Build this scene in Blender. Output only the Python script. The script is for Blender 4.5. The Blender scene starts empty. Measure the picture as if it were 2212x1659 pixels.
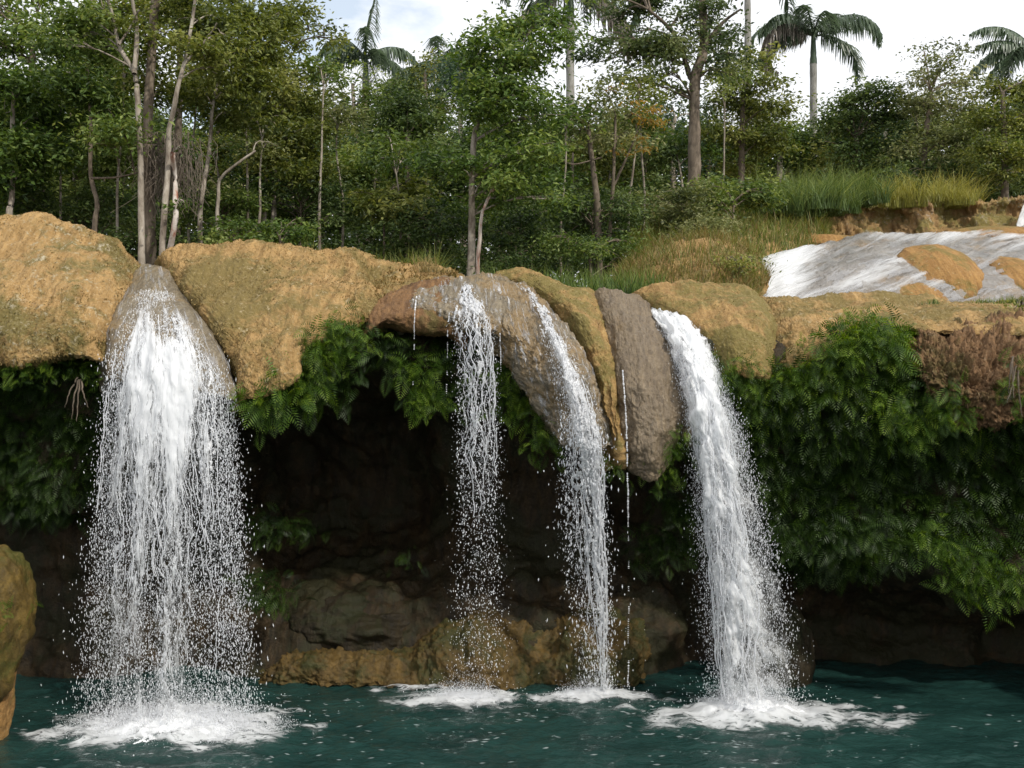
import bpy, math, random
import numpy as np
from mathutils import Vector

rng = np.random.default_rng(11)
random.seed(5)
S = bpy.context.scene
COL = S.collection

# ------------------------------------------------------------------ camera
CZ = 3.6                       # eye height above the pool
FP = 2150.0                    # focal length in the units of a 2212 wide picture
cam = bpy.data.cameras.new("camera"); camo = bpy.data.objects.new("camera", cam); COL.objects.link(camo)
camo.location = (0, 0, CZ); camo.rotation_euler = (math.pi/2, 0, 0)
cam.sensor_width = 36; cam.lens = 36*FP/2212; cam.clip_start = 0.1; cam.clip_end = 2000
S.camera = camo

# ------------------------------------------------------------------ light
SUN_EL, SUN_AZ = 44, 136        # azimuth measured from +Y towards +X
el, az = math.radians(SUN_EL), math.radians(SUN_AZ)
d = Vector((math.sin(az)*math.cos(el), math.cos(az)*math.cos(el), math.sin(el)))
sl = bpy.data.lights.new("sun", 'SUN'); so = bpy.data.objects.new("sun", sl); COL.objects.link(so)
so.rotation_euler = d.to_track_quat('Z', 'Y').to_euler()
sl.energy = 3.0; sl.angle = math.radians(1.5); sl.color = (1, .95, .86)
w = bpy.data.worlds.new("World"); S.world = w; w.use_nodes = True
nt = w.node_tree; nt.nodes.clear()
def N(t, ty, **k):
    n = t.nodes.new(ty)
    for a, b in k.items():
        if a.startswith('i_'):
            n.inputs[a[2:].replace('_', ' ')].default_value = b
        else: setattr(n, a, b)
    return n
out = N(nt, 'ShaderNodeOutputWorld'); bg = N(nt, 'ShaderNodeBackground', i_Strength=0.1)
sky = N(nt, 'ShaderNodeTexSky'); sky.sky_type = 'NISHITA'; sky.sun_disc = False
sky.sun_elevation = el; sky.sun_rotation = az
tc = N(nt, 'ShaderNodeTexCoord')
mp = N(nt, 'ShaderNodeMapping'); mp.inputs['Scale'].default_value = (1, 1, 2.2)
mp.inputs['Location'].default_value = (.55, .1, .3)
no = N(nt, 'ShaderNodeTexNoise', i_Scale=5., i_Detail=7.0, i_Roughness=.55)
cr = N(nt, 'ShaderNodeValToRGB'); cr.color_ramp.elements[0].position = .40; cr.color_ramp.elements[1].position = .52
# one gap of blue in the cloud cover, up and to the left of the view
gp = N(nt, 'ShaderNodeVectorMath', operation='DISTANCE'); gp.inputs[1].default_value = (-.205, .92, .335)
gm = N(nt, 'ShaderNodeMath', operation='MULTIPLY_ADD'); gm.inputs[1].default_value = 2.0; gm.inputs[2].default_value = -.20; cr.color_ramp.elements[0].color = (.45, .45, .45, 1)
ga = N(nt, 'ShaderNodeMath', operation='ADD'); nq = None
mx = N(nt, 'ShaderNodeMix', data_type='RGBA'); mx.inputs['B'].default_value = (10.4, 10.6, 11, 1)
L = nt.links.new
L(tc.outputs['Generated'], mp.inputs['Vector']); L(mp.outputs[0], no.inputs['Vector']); L(tc.outputs['Generated'], gp.inputs[0]); L(gp.outputs['Value'], gm.inputs[0]); L(no.outputs['Fac'], ga.inputs[0]); L(gm.outputs[0], ga.inputs[1]); L(ga.outputs[0], cr.inputs[0])
sg = N(nt, 'ShaderNodeMix', data_type='RGBA', blend_type='MULTIPLY'); sg.inputs['Factor'].default_value = 1; sg.inputs['B'].default_value = (1.9, 1.9, 1.7, 1)
L(sky.outputs[0], sg.inputs['A']); L(cr.outputs[0], mx.inputs['Factor']); L(sg.outputs['Result'], mx.inputs['A']); L(mx.outputs['Result'], bg.inputs['Color'])
L(bg.outputs[0], out.inputs[0])
S.view_settings.view_transform = 'Standard'; S.view_settings.look = 'None'
S.view_settings.exposure = 0.12; S.view_settings.gamma = 1
S.render.engine = 'CYCLES'
S.cycles.max_bounces = 6; S.cycles.diffuse_bounces = 3; S.cycles.glossy_bounces = 2
S.cycles.transmission_bounces = 3; S.cycles.transparent_max_bounces = 8
S.cycles.use_denoising = True; S.cycles.caustics_reflective = False; S.cycles.caustics_refractive = False

# ------------------------------------------------------------------ helpers
def W(px, py, Y):
    return ((px-1106)/FP*Y, Y, CZ+(829.5-py)/FP*Y)

_perm = np.random.default_rng(3).permutation(256); _perm = np.concatenate([_perm, _perm, _perm])
_gr = np.random.default_rng(4).normal(size=(256, 3)); _gr /= np.linalg.norm(_gr, axis=1)[:, None]
def noise3(x, y, z):
    x, y, z = np.broadcast_arrays(np.asarray(x, float), np.asarray(y, float), np.asarray(z, float))
    xi, yi, zi = np.floor(x).astype(int), np.floor(y).astype(int), np.floor(z).astype(int)
    fx, fy, fz = x-xi, y-yi, z-zi
    xi &= 255; yi &= 255; zi &= 255
    u, v, q = [t*t*t*(t*(t*6-15)+10) for t in (fx, fy, fz)]
    def g(a, b, c):
        h = _gr[_perm[_perm[_perm[xi+a]+yi+b]+zi+c]]
        return h[..., 0]*(fx-a)+h[..., 1]*(fy-b)+h[..., 2]*(fz-c)
    l = lambda a, b, t: a+(b-a)*t
    return l(l(l(g(0,0,0), g(1,0,0), u), l(g(0,1,0), g(1,1,0), u), v),
             l(l(g(0,0,1), g(1,0,1), u), l(g(0,1,1), g(1,1,1), u), v), q)
def fbm(x, y, z, o=4, r=.5):
    s = 0; a = 1; f = 1
    for k in range(o):
        s = s+a*noise3(x*f+k*7.3, y*f+k*3.1, z*f+k*5.7); a *= r; f *= 2.03
    return s

def crom(P, m):
    """uniform Catmull-Rom along axis 0, P (n,...)-> (m,...)"""
    P = np.asarray(P, float); n = len(P)
    if n == 1: return np.repeat(P, m, 0)
    t = np.linspace(0, n-1, m); i = np.minimum(t.astype(int), n-2); f = (t-i).reshape((-1,)+(1,)*(P.ndim-1))
    g = lambda k: P[np.clip(k, 0, n-1)]
    a, b, c, e = g(i-1), g(i), g(i+1), g(i+2)
    return .5*((2*b)+(-a+c)*f+(2*a-5*b+4*c-e)*f*f+(-a+3*b-3*c+e)*f**3)

def link(o, parent=None):
    COL.objects.link(o)
    if parent is not None: o.parent = parent
    return o
def mesh(name, V, F, mat, parent=None, smooth=True, uv=None, tint=None):
    """V (n,3), F (m,k) uniform face size"""
    V = np.ascontiguousarray(V, dtype=np.float32); F = np.ascontiguousarray(F, dtype=np.int32)
    me = bpy.data.meshes.new(name); m, k = F.shape
    me.vertices.add(len(V)); me.vertices.foreach_set('co', V.ravel())
    me.loops.add(m*k); me.loops.foreach_set('vertex_index', F.ravel())
    me.polygons.add(m); me.polygons.foreach_set('loop_start', np.arange(0, m*k, k, dtype=np.int32))
    me.polygons.foreach_set('loop_total', np.full(m, k, dtype=np.int32))
    me.polygons.foreach_set('use_smooth', np.full(m, bool(smooth)))
    if uv is not None:
        l = me.uv_layers.new(name='flow'); l.data.foreach_set('uv', np.ascontiguousarray(uv[F.ravel()], dtype=np.float32).ravel())
    if tint is not None:
        a = me.attributes.new('tint', 'FLOAT', 'FACE'); a.data.foreach_set('value', np.ascontiguousarray(tint, dtype=np.float32))
    me.update(); me.validate()
    if mat: me.materials.append(mat)
    o = bpy.data.objects.new(name, me)
    return link(o, parent)
def tag(o, label=None, cat=None, group=None, kind=None):
    if label: o['label'] = label
    if cat: o['category'] = cat
    if group: o['group'] = group
    if kind: o['kind'] = kind
    return o
def thing(name, label, cat, loc=(0, 0, 0), group=None):
    o = bpy.data.objects.new(name, None); o.empty_display_size = .2; o.location = loc
    COL.objects.link(o); return tag(o, label, cat, group)
def quads(nu, nv):
    i, j = np.meshgrid(np.arange(nu-1), np.arange(nv-1), indexing='ij')
    a = (i*nv+j).ravel()
    return np.stack([a, a+1, a+nv+1, a+nv], 1)
def normals(G):
    du = np.gradient(G, axis=0); dv = np.gradient(G, axis=1)
    n = np.cross(du, dv); return n/(np.linalg.norm(n, axis=-1, keepdims=True)+1e-9)
def project(P):
    return 1106+P[..., 0]/P[..., 1]*FP, 829.5-(P[..., 2]-CZ)/P[..., 1]*FP

# ------------------------------------------------------------------ materials
def newmat(name):
    m = bpy.data.materials.new(name); m.use_nodes = True; t = m.node_tree; t.nodes.clear()
    o = N(t, 'ShaderNodeOutputMaterial'); b = N(t, 'ShaderNodeBsdfPrincipled'); t.links.new(b.outputs[0], o.inputs[0])
    return m, t, b, o
def ramp(t, src, stops):
    r = N(t, 'ShaderNodeValToRGB'); e = r.color_ramp.elements
    while len(e) < len(stops): e.new(.5)
    for k, (p, c) in enumerate(stops):
        e[k].position = p; e[k].color = (c if hasattr(c, '__len__') else (c, c, c))[:3]+(1,) if hasattr(c, '__len__') else (c, c, c, 1)
    t.links.new(src, r.inputs[0]); return r
def mixc(t, fac, a, b, mode='MIX'):
    m = N(t, 'ShaderNodeMix', data_type='RGBA', blend_type=mode)
    if isinstance(fac, (int, float)): m.inputs['Factor'].default_value = fac
    else: t.links.new(fac, m.inputs['Factor'])
    for s, v in (('A', a), ('B', b)):
        if hasattr(v, 'links'): t.links.new(v, m.inputs[s])
        else: m.inputs[s].default_value = tuple(v)[:3]+(1,)
    return m.outputs['Result']
def texn(t, vec, scale, detail=5, rough=.55, dist=0):
    n = N(t, 'ShaderNodeTexNoise', i_Scale=float(scale), i_Detail=float(detail), i_Roughness=rough, i_Distortion=float(dist))
    t.links.new(vec, n.inputs['Vector']); return n.outputs['Fac']
def mapping(t, vec, sc=(1, 1, 1), loc=(0, 0, 0)):
    m = N(t, 'ShaderNodeMapping'); m.inputs['Scale'].default_value = sc; m.inputs['Location'].default_value = loc
    t.links.new(vec, m.inputs['Vector']); return m.outputs[0]
def bump(t, b, h, strength=.5, dist=.02, prev=None):
    n = N(t, 'ShaderNodeBump', i_Strength=strength, i_Distance=dist); t.links.new(h, n.inputs['Height'])
    if prev: t.links.new(prev.outputs[0], n.inputs['Normal'])
    t.links.new(n.outputs[0], b.inputs['Normal']); return n

def rock_mat(name, base, dark, moss, pale, moss_t=.5, pale_t=.6, rough=.9, seed=0., streak=(9, 1.3), spec=.3, top=None, crack=.6):
    m, t, b, o = newmat(name)
    uv = N(t, 'ShaderNodeUVMap', uv_map='flow').outputs[0]
    ob = N(t, 'ShaderNodeNewGeometry').outputs['Position']
    ob = mapping(t, ob, loc=(seed, seed*.7, seed*1.3))
    st = mapping(t, uv, (streak[0], streak[1], 1), (seed, seed, 0))
    n1 = texn(t, ob, 1.1, 6, .6, .6); n2 = texn(t, st, 1.6, 8, .65, .5); n3 = texn(t, ob, 16, 6, .7); n4 = texn(t, ob, 55, 3, .7)
    n5 = texn(t, ob, 4.5, 6, .65, 1.)
    c = mixc(t, ramp(t, n2, [(.32, 0.), (.66, 1.)]).outputs[0], dark, base)
    c = mixc(t, ramp(t, mixc(t, .35, n1, n5), [(moss_t-.04, 0.), (moss_t+.05, .9)]).outputs[0], c, moss)
    c = mixc(t, ramp(t, mixc(t, .5, n3, n5), [(pale_t-.03, 0.), (pale_t+.06, 1.)]).outputs[0], c, pale)
    c = mixc(t, ramp(t, n3, [(.3, crack), (.44, 0.)]).outputs[0], c, tuple(x*.28 for x in dark))
    c = mixc(t, ramp(t, n4, [(.3, .28), (.5, 0.)]).outputs[0], c, tuple(x*.5 for x in dark))
    c = mixc(t, ramp(t, texn(t, ob, 34, 3, .6), [(.55, 0.), (.72, .25)]).outputs[0], c, tuple(min(1, x*1.35) for x in pale))
    t.links.new(c, b.inputs['Base Color'])
    b.inputs['Roughness'].default_value = rough; b.inputs['Specular IOR Level'].default_value = spec
    q = bump(t, b, n2, .6, .05); q2 = bump(t, b, n3, .9, .03, q); bump(t, b, n4, .8, .012, q2)
    return m
TAN = (.47, .30, .125); TAND = (.24, .145, .052); MOSS = (.19, .155, .035); PALE = (.47, .41, .29)
M_dryA = rock_mat('mossy_travertine', TAN, TAND, (.15, .125, .04), PALE, .505, .585, seed=2.)
M_dryB = rock_mat('tan_travertine', TAN, TAND, (.17, .13, .042), (.47, .38, .24), .485, .60, seed=8.)
M_org = rock_mat('orange_travertine', (.40, .225, .075), (.2, .10, .03), (.17, .13, .035), (.45, .35, .2), .53, .62, seed=14.)
M_strip = rock_mat('mossy_strip_rock', (.43, .275, .105), (.22, .125, .045), (.17, .14, .04), (.45, .36, .22), .485, .64, seed=21., rough=.8)
M_wet = rock_mat('wet_travertine', (.27, .22, .145), (.11, .085, .052), (.26, .17, .07), (.40, .36, .28), .51, .62, rough=.38, seed=5., streak=(14, 1.6), spec=.6, crack=.8)
M_wetb = rock_mat('wet_brown_travertine', (.23, .17, .10), (.10, .07, .04), (.20, .13, .055), (.34, .29, .21), .6, .62, rough=.42, seed=31., streak=(14, 1.4), spec=.6)
M_brown = rock_mat('brown_travertine', (.26, .14, .055), (.10, .05, .022), (.13, .10, .03), (.3, .2, .1), .56, .68, rough=.7, seed=17.)
M_tufa = rock_mat('root_covered_tufa', (.27, .155, .075), (.11, .06, .028), (.10, .08, .025), (.42, .31, .2), .55, .62, seed=40., crack=.9)
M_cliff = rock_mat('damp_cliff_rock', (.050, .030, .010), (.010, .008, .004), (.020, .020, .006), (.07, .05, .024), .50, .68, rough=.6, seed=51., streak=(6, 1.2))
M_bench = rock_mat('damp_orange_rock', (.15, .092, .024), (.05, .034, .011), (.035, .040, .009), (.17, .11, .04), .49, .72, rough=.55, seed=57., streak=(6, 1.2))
M_ochre = rock_mat('ochre_green_rock', (.15, .095, .018), (.06, .04, .010), (.065, .065, .010), (.20, .13, .035), .49, .66, rough=.6, seed=71.)
M_back = rock_mat('streaked_brown_rock', (.40, .25, .10), (.15, .09, .04), (.16, .135, .035), (.34, .29, .23), .5, .58, seed=83., streak=(3, .6))
M_wetup = rock_mat('pale_wet_travertine', (.27, .25, .225), (.15, .13, .11), (.22, .15, .08), (.38, .36, .33), .56, .6, rough=.3, seed=91., streak=(2, 4), spec=.6)
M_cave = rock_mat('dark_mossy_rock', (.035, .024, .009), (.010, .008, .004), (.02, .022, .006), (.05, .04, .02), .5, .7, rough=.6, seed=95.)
M_ground = rock_mat('soil_and_litter', (.09, .07, .035), (.04, .03, .015), (.06, .065, .02), (.14, .11, .06), .5, .7, seed=61.)

def leaf_mat(name, c0, c1, c2, trans=.35, rough=.5, spec=.35):
    m, t, b, o = newmat(name)
    at = N(t, 'ShaderNodeAttribute', attribute_name='tint')
    r = ramp(t, at.outputs['Fac'], [(0., c0), (.5, c1), (1., c2)])
    t.links.new(r.outputs[0], b.inputs['Base Color']); b.inputs['Roughness'].default_value = rough
    b.inputs['Specular IOR Level'].default_value = spec
    tr = N(t, 'ShaderNodeBsdfTranslucent'); hs = N(t, 'ShaderNodeHueSaturation', i_Saturation=1.15, i_Value=1.5, i_Hue=.485)
    t.links.new(r.outputs[0], hs.inputs['Color']); t.links.new(hs.outputs[0], tr.inputs['Color'])
    ms = N(t, 'ShaderNodeMixShader'); ms.inputs[0].default_value = trans
    t.links.new(b.outputs[0], ms.inputs[1]); t.links.new(tr.outputs[0], ms.inputs[2]); t.links.new(ms.outputs[0], o.inputs[0])
    return m
LM = {
 'mid':   leaf_mat('leaf_mid', (.032, .062, .012), (.105, .160, .030), (.28, .33, .10)),
 'bright': leaf_mat('leaf_bright', (.030, .060, .012), (.088, .150, .028), (.22, .28, .07)),
 'olive': leaf_mat('leaf_olive', (.042, .060, .011), (.125, .155, .028), (.32, .33, .10)),
 'dark':  leaf_mat('leaf_dark', (.018, .038, .010), (.058, .096, .022), (.17, .22, .07)),
 'blue':  leaf_mat('leaf_bluish', (0.022, 0.050, 0.024), (0.050, 0.088, 0.046), (0.121, 0.165, 0.110)),
 'bluegreen': leaf_mat('leaf_blue_green', (.028, .050, .016), (.080, .115, .035), (.22, .25, .10)),
 'palm':  leaf_mat('palm_leaf', (.035, .060, .034), (.085, .125, .070), (.20, .25, .16), .3, .4, .5),
 'deadpalm': leaf_mat('dead_palm_leaf', (.12, .10, .08), (.21, .18, .15), (.32, .28, .24), .15),
 'orange': leaf_mat('leaf_orange', (.14, .12, .03), (.30, .20, .04), (.42, .26, .06)),
 'pale':  leaf_mat('leaf_pale', (0.054, 0.072, 0.022), (0.144, 0.168, 0.054), (0.336, 0.336, 0.156)),
 'fern':  leaf_mat('fern_leaf', (.015, .040, .004), (.060, .12, .010), (.17, .25, .025), .4),
 'fernshade': leaf_mat('fern_leaf_shade', (.008, .022, .002), (.020, .046, .004), (.055, .10, .010), .3),  # darker copy of the fern green, with shade put into the colour
 'grass': leaf_mat('grass_blade', (.06, .09, .015), (.13, .17, .03), (.24, .25, .07), .4),
 'fresh': leaf_mat('fresh_grass_blade', (.045, .08, .015), (.10, .155, .035), (.22, .26, .08), .4),
 'gold':  leaf_mat('grass_gold', (.16, .16, .03), (.27, .27, .05), (.42, .38, .12), .4),
 'dry':   leaf_mat('grass_dry', (.13, .10, .03), (.24, .18, .06), (.36, .28, .12), .3),
 'mossdry': leaf_mat('dry_moss', (.10, .09, .026), (.27, .185, .07), (.46, .35, .18), .15, .9, .1),
 'rootlet': leaf_mat('rootlets', (.07, .045, .022), (.17, .11, .055), (.32, .23, .14), .1, .9, .1),
 'twig':  leaf_mat('dry_twig', (.10, .08, .06), (.17, .14, .11), (.25, .21, .17), .05, .9, .1),
}
def bark_mat(name, c0, c1, c2):
    m, t, b, o = newmat(name)
    ob = N(t, 'ShaderNodeNewGeometry').outputs['Position']
    n1 = texn(t, mapping(t, ob, (1, 1, .35)), 9, 6, .65, .4); n2 = texn(t, mapping(t, ob, (1, 1, 2)), 30, 4)
    c = ramp(t, n1, [(.35, c0), (.52, c1), (.68, c2)]).outputs[0]
    t.links.new(c, b.inputs['Base Color']); b.inputs['Roughness'].default_value = .9
    q = bump(t, b, n1, .5, .02); bump(t, b, n2, .4, .008, q); return m
B_pale = bark_mat('pale_bark', (.13, .10, .075), (.28, .24, .19), (.42, .37, .31))
B_brown = bark_mat('brown_bark', (.06, .045, .03), (.13, .10, .07), (.24, .19, .14))
B_grey = bark_mat('grey_palm_bark', (.15, .14, .12), (.26, .25, .22), (.38, .36, .33))
B_red = bark_mat('reddish_white_bark', (.25, .09, .05), (.42, .36, .31), (.55, .5, .45))

def water_white(name, col=(.95, .96, .98), trans=.5, rough=.25):
    m, t, b, o = newmat(name)
    b.inputs['Base Color'].default_value = col+(1,); b.inputs['Roughness'].default_value = rough
    b.inputs['Specular IOR Level'].default_value = .5
    tr = N(t, 'ShaderNodeBsdfTranslucent'); tr.inputs[0].default_value = col+(1,)
    ms = N(t, 'ShaderNodeMixShader'); ms.inputs[0].default_value = trans
    t.links.new(b.outputs[0], ms.inputs[1]); t.links.new(tr.outputs[0], ms.inputs[2]); t.links.new(ms.outputs[0], o.inputs[0])
    return m
M_fall = water_white('falling_water'); M_foam = water_white('foam', (.96, .97, .98), .3, .5)
def veil(name, a):
    m, t, b, o = newmat(name); b.inputs['Base Color'].default_value = (.96, .97, .98, 1); b.inputs['Roughness'].default_value = .4
    tr = N(t, 'ShaderNodeBsdfTranslucent'); tr.inputs[0].default_value = (.96, .97, .98, 1); m1 = N(t, 'ShaderNodeMixShader'); m1.inputs[0].default_value = .5
    t.links.new(b.outputs[0], m1.inputs[1]); t.links.new(tr.outputs[0], m1.inputs[2])
    tp = N(t, 'ShaderNodeBsdfTransparent'); m2 = N(t, 'ShaderNodeMixShader'); m2.inputs[0].default_value = a
    t.links.new(tp.outputs[0], m2.inputs[1]); t.links.new(m1.outputs[0], m2.inputs[2]); t.links.new(m2.outputs[0], o.inputs[0]); return m
M_veil = veil('thin_white_water', .42); M_veil2 = veil('aerated_water', .6)
m, t, b, o = newmat('thin_water_film'); M_film = m
b.inputs['Base Color'].default_value = (.45, .45, .46, 1); b.inputs['Roughness'].default_value = .12
trn = N(t, 'ShaderNodeBsdfTransparent'); ms = N(t, 'ShaderNodeMixShader'); ms.inputs[0].default_value = .30
t.links.new(trn.outputs[0], ms.inputs[1]); t.links.new(b.outputs[0], ms.inputs[2]); t.links.new(ms.outputs[0], o.inputs[0])
m, t, b, o = newmat('pool_water'); M_pool = m
ob = N(t, 'ShaderNodeNewGeometry').outputs['Position']
n1 = texn(t, mapping(t, ob, (1, 1.6, 1)), 1.1, 5); n2 = texn(t, mapping(t, ob, (1, 1.8, 1)), 9, 5, .6, .6); n3 = texn(t, mapping(t, ob, (1, 1.7, 1)), 28, 3)
c = ramp(t, n1, [(.3, (.008, .026, .023)), (.7, (.017, .050, .043))]).outputs[0]
t.links.new(c, b.inputs['Base Color']); b.inputs['Roughness'].default_value = .07; b.inputs['IOR'].default_value = 1.33
q = bump(t, b, n2, .6, .05); bump(t, b, n3, .25, .012, q)

# ------------------------------------------------------------------ the cliff: ground sheet folding over into the cave
# columns: X at cliff, dY shift, then (Y,z) profile
def prof(zc, lip, rest):
    return [(60, zc+2.6), (30, zc+1.3), (20, zc+.55), (15, zc+.1), (13.4, zc), (12.5, zc-.1), lip]+rest
LEFT = prof(4.75, (11.75, 3.95), [(11.75, 3.3), (11.95, 2.5), (12.1, 2.1), (12.55, 1.95), (12.6, 1.1), (12.3, .45), (12.2, -.2), (12, -1.5)])
CAVE = prof(4.65, (11.8, 3.95), [(12.8, 3.75), (14.3, 3.2), (14.9, 2.2), (14.4, 1.5), (13.4, 1.0), (12.6, .7), (12.3, .0), (12, -1.5)])
MID = prof(4.45, (11.9, 3.75), [(12.7, 3.4), (13.5, 2.8), (13.7, 2.0), (13.3, 1.3), (12.8, .95), (12.4, .6), (12.2, -.1), (12, -1.5)])
R1 = prof(4.3, (11.5, 3.7), [(11.65, 3.2), (11.85, 2.6), (12.1, 2.0), (12.9, 1.7), (13.3, 1.1), (13.1, .6), (12.9, -.1), (12.8, -1.5)])
R2 = prof(4.3, (11.4, 3.75), [(11.35, 3.3), (11.55, 2.6), (11.6, 1.9), (11.6, 1.45), (12.5, 1.1), (13.1, .5), (12.9, -.1), (12.8, -1.5)])
R3 = prof(4.3, (11.1, 3.7), [(11.15, 3.2), (11.45, 2.5), (11.35, 1.75), (11.3, 1.1), (12.3, .85), (12.9, .4), (12.8, -.1), (12.8, -1.5)])
XC = lambda px: (px-1106)/FP*11.5
cols = [(-60, -10, LEFT), (-30, -9, LEFT), (-14, -7, LEFT), (-9.5, -2.5, LEFT), (XC(-300), -.4, LEFT), (XC(-50), 0, LEFT), (XC(120), 0, LEFT), (XC(300), .3, LEFT),
        (XC(480), 0, CAVE), (XC(650), 0, CAVE), (XC(820), 0, CAVE), (XC(960), 0, MID), (XC(1120), 0, MID), (XC(1300), 0, MID), (XC(1440), 0, MID),
        (XC(1560), 0, R1), (XC(1700), 0, R1), (XC(1850), 0, R2), (XC(2000), 0, R2), (XC(2150), 0, R3), (XC(2350), -.2, R3), (8.6, -1.8, R3), (11, -6, R3), (30, -8, R3), (60, -9, R3)]
ctrl = np.zeros((len(cols), len(LEFT), 3))
for i, (X, dy, pr) in enumerate(cols):
    for j, (Y, z) in enumerate(pr):
        sh = dy if j > 3 else 0
        ctrl[i, j] = (X, Y+sh, z)
# inner (denser) region uses the same control net resampled unevenly
def resample(ctrl, us, vs):
    def cr1(P, t):
        n = len(P); i = np.minimum(t.astype(int), n-2); f = (t-i).reshape((-1,)+(1,)*(P.ndim-1))
        g = lambda k: P[np.clip(k, 0, n-1)]
        a, b, c, e = g(i-1), g(i), g(i+1), g(i+2)
        return .5*((2*b)+(-a+c)*f+(2*a-5*b+4*c-e)*f*f+(-a+3*b-3*c+e)*f**3)
    A = cr1(ctrl, us); A = cr1(A.transpose(1, 0, 2), vs); return A.transpose(1, 0, 2)
nc = len(cols)
us = np.concatenate([np.linspace(0, 4, 30, endpoint=False), np.linspace(4, 20, 460, endpoint=False), np.linspace(20, nc-1, 40)])
def build_sheet(name, vs, mat, amp):
    G = resample(ctrl, us, vs); n = normals(G)
    x, y, z = G[..., 0], G[..., 1], G[..., 2]
    a = amp(G)
    h = fbm(x*.9, y*.9, z*.9, 3)*.35+fbm(x*3, y*3, z*3+5, 4)*.10+np.abs(fbm(x*7, y*7, z*3, 3))*.05
    G = G+n*(h*a)[..., None]
    arc = np.concatenate([[0], np.cumsum(np.linalg.norm(np.diff(G[len(us)//2], axis=0), axis=1))])
    uv = np.stack(np.broadcast_arrays(x, arc[None, :]), -1).reshape(-1, 2)
    o = mesh(name, G.reshape(-1, 3), quads(*G.shape[:2]), mat, uv=uv); tag(o, kind='structure')
    return G, n
vs_ground = np.concatenate([np.linspace(0, 3, 60, endpoint=False), np.linspace(3, 5, 40)])
vs_cliff = np.linspace(5, len(LEFT)-1, 300)
GG, _ = build_sheet('ground', vs_ground, M_ground, lambda G: np.where(G[..., 1] > 12.6, .6, .6))
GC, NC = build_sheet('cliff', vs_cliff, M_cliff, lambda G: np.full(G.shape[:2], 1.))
NC = normals(GC)
# make normals point out of the rock (towards the camera)
if (NC[250, 150]@np.array([0, -1, 0])) < 0: NC = -NC

# ------------------------------------------------------------------ travertine lobes
LOBES = {}
def lobe(name, label, cols, mat, nu, nv, amp=1., cat='rock', back=1.3, under=1.1, skirt=(.3, .18), group=None, rib=0., fine=1., kind=None, curl=.06):
    C = []
    for c in cols:
        P = [W(*p) for p in c]
        a, b_ = P[0], P[-1]
        P = [(a[0]*(1+back/a[1]), a[1]+back, a[2]-.35)]+P+[(b_[0], b_[1]+.10, b_[2]-curl), (b_[0], b_[1]+.45, b_[2]-.02), (b_[0], b_[1]+under, b_[2]+.25)]
        C.append(P)
    C = np.array(C, float)
    if skirt:
        l = C[:1]+np.array([-.18, skirt[0], -skirt[1]]); r = C[-1:]+np.array([.18, skirt[0], -skirt[1]])
        C = np.concatenate([l, C, r])
    G = crom(C, nu); G = crom(G.transpose(1, 0, 2), nv).transpose(1, 0, 2)
    n = normals(G); n = np.where((n[..., 1:2]*-1+n[..., 2:3]).mean() > 0, n, -n)
    x, y, z = G[..., 0], G[..., 1], G[..., 2]
    s = np.concatenate([np.zeros((nu, 1)), np.cumsum(np.linalg.norm(np.diff(G, axis=1), axis=2), 1)], 1)
    h = fbm(x*1.1, y*1.1, z*1.1, 3)*.12+fbm(x*3.5, y*3.5, z*3.5, 4)*.05*fine-np.abs(fbm(x*9, y*9, z*9, 3))*.03*fine+fbm(x*24, y*24, z*24, 3, .65)*.020*fine
    if rib: h = h+rib*fbm(x*6, s*.8, 0*x+3, 3)
    G = G+n*(h*amp)[..., None]
    uv = np.stack([x, s], -1).reshape(-1, 2)
    o = mesh(name, G.reshape(-1, 3), quads(nu, nv), mat, uv=uv)
    tag(o, label, cat, group, kind)
    LOBES[label] = (G, n, o)
    return G, n
grpR = 'rounded travertine mounds along the lip'
GA, NA = lobe('rock_mound', 'big moss-flecked tan rock mound left of the widest waterfall', [
  [(-420, 455, 12.9), (-420, 520, 12.1), (-420, 620, 11.3), (-420, 720, 10.9), (-420, 800, 10.8)],
  [(-120, 447, 12.9), (-120, 520, 12.2), (-120, 620, 11.4), (-120, 720, 11.0), (-110, 790, 10.9)],
  [(0, 461, 12.9), (0, 520, 12.3), (-10, 620, 11.4), (-15, 710, 11.0), (-10, 780, 10.95)],
  [(90, 470, 13), (90, 520, 12.4), (70, 620, 11.5), (60, 700, 11.05), (60, 770, 10.95)],
  [(170, 489, 13), (165, 530, 12.5), (140, 620, 11.5), (120, 700, 11.1), (118, 760, 11.0)],
  [(235, 515, 13), (225, 555, 12.5), (190, 640, 11.6), (175, 710, 11.15), (170, 762, 11.0)],
  [(275, 550, 13), (268, 575, 12.6), (240, 640, 11.8), (215, 710, 11.3), (210, 768, 11.1)],
  [(299, 583, 13), (295, 600, 12.6), (265, 650, 12.0), (238, 715, 11.5), (230, 770, 11.25)]],
  M_dryA, 320, 260, rib=.045, fine=1.0)
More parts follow.
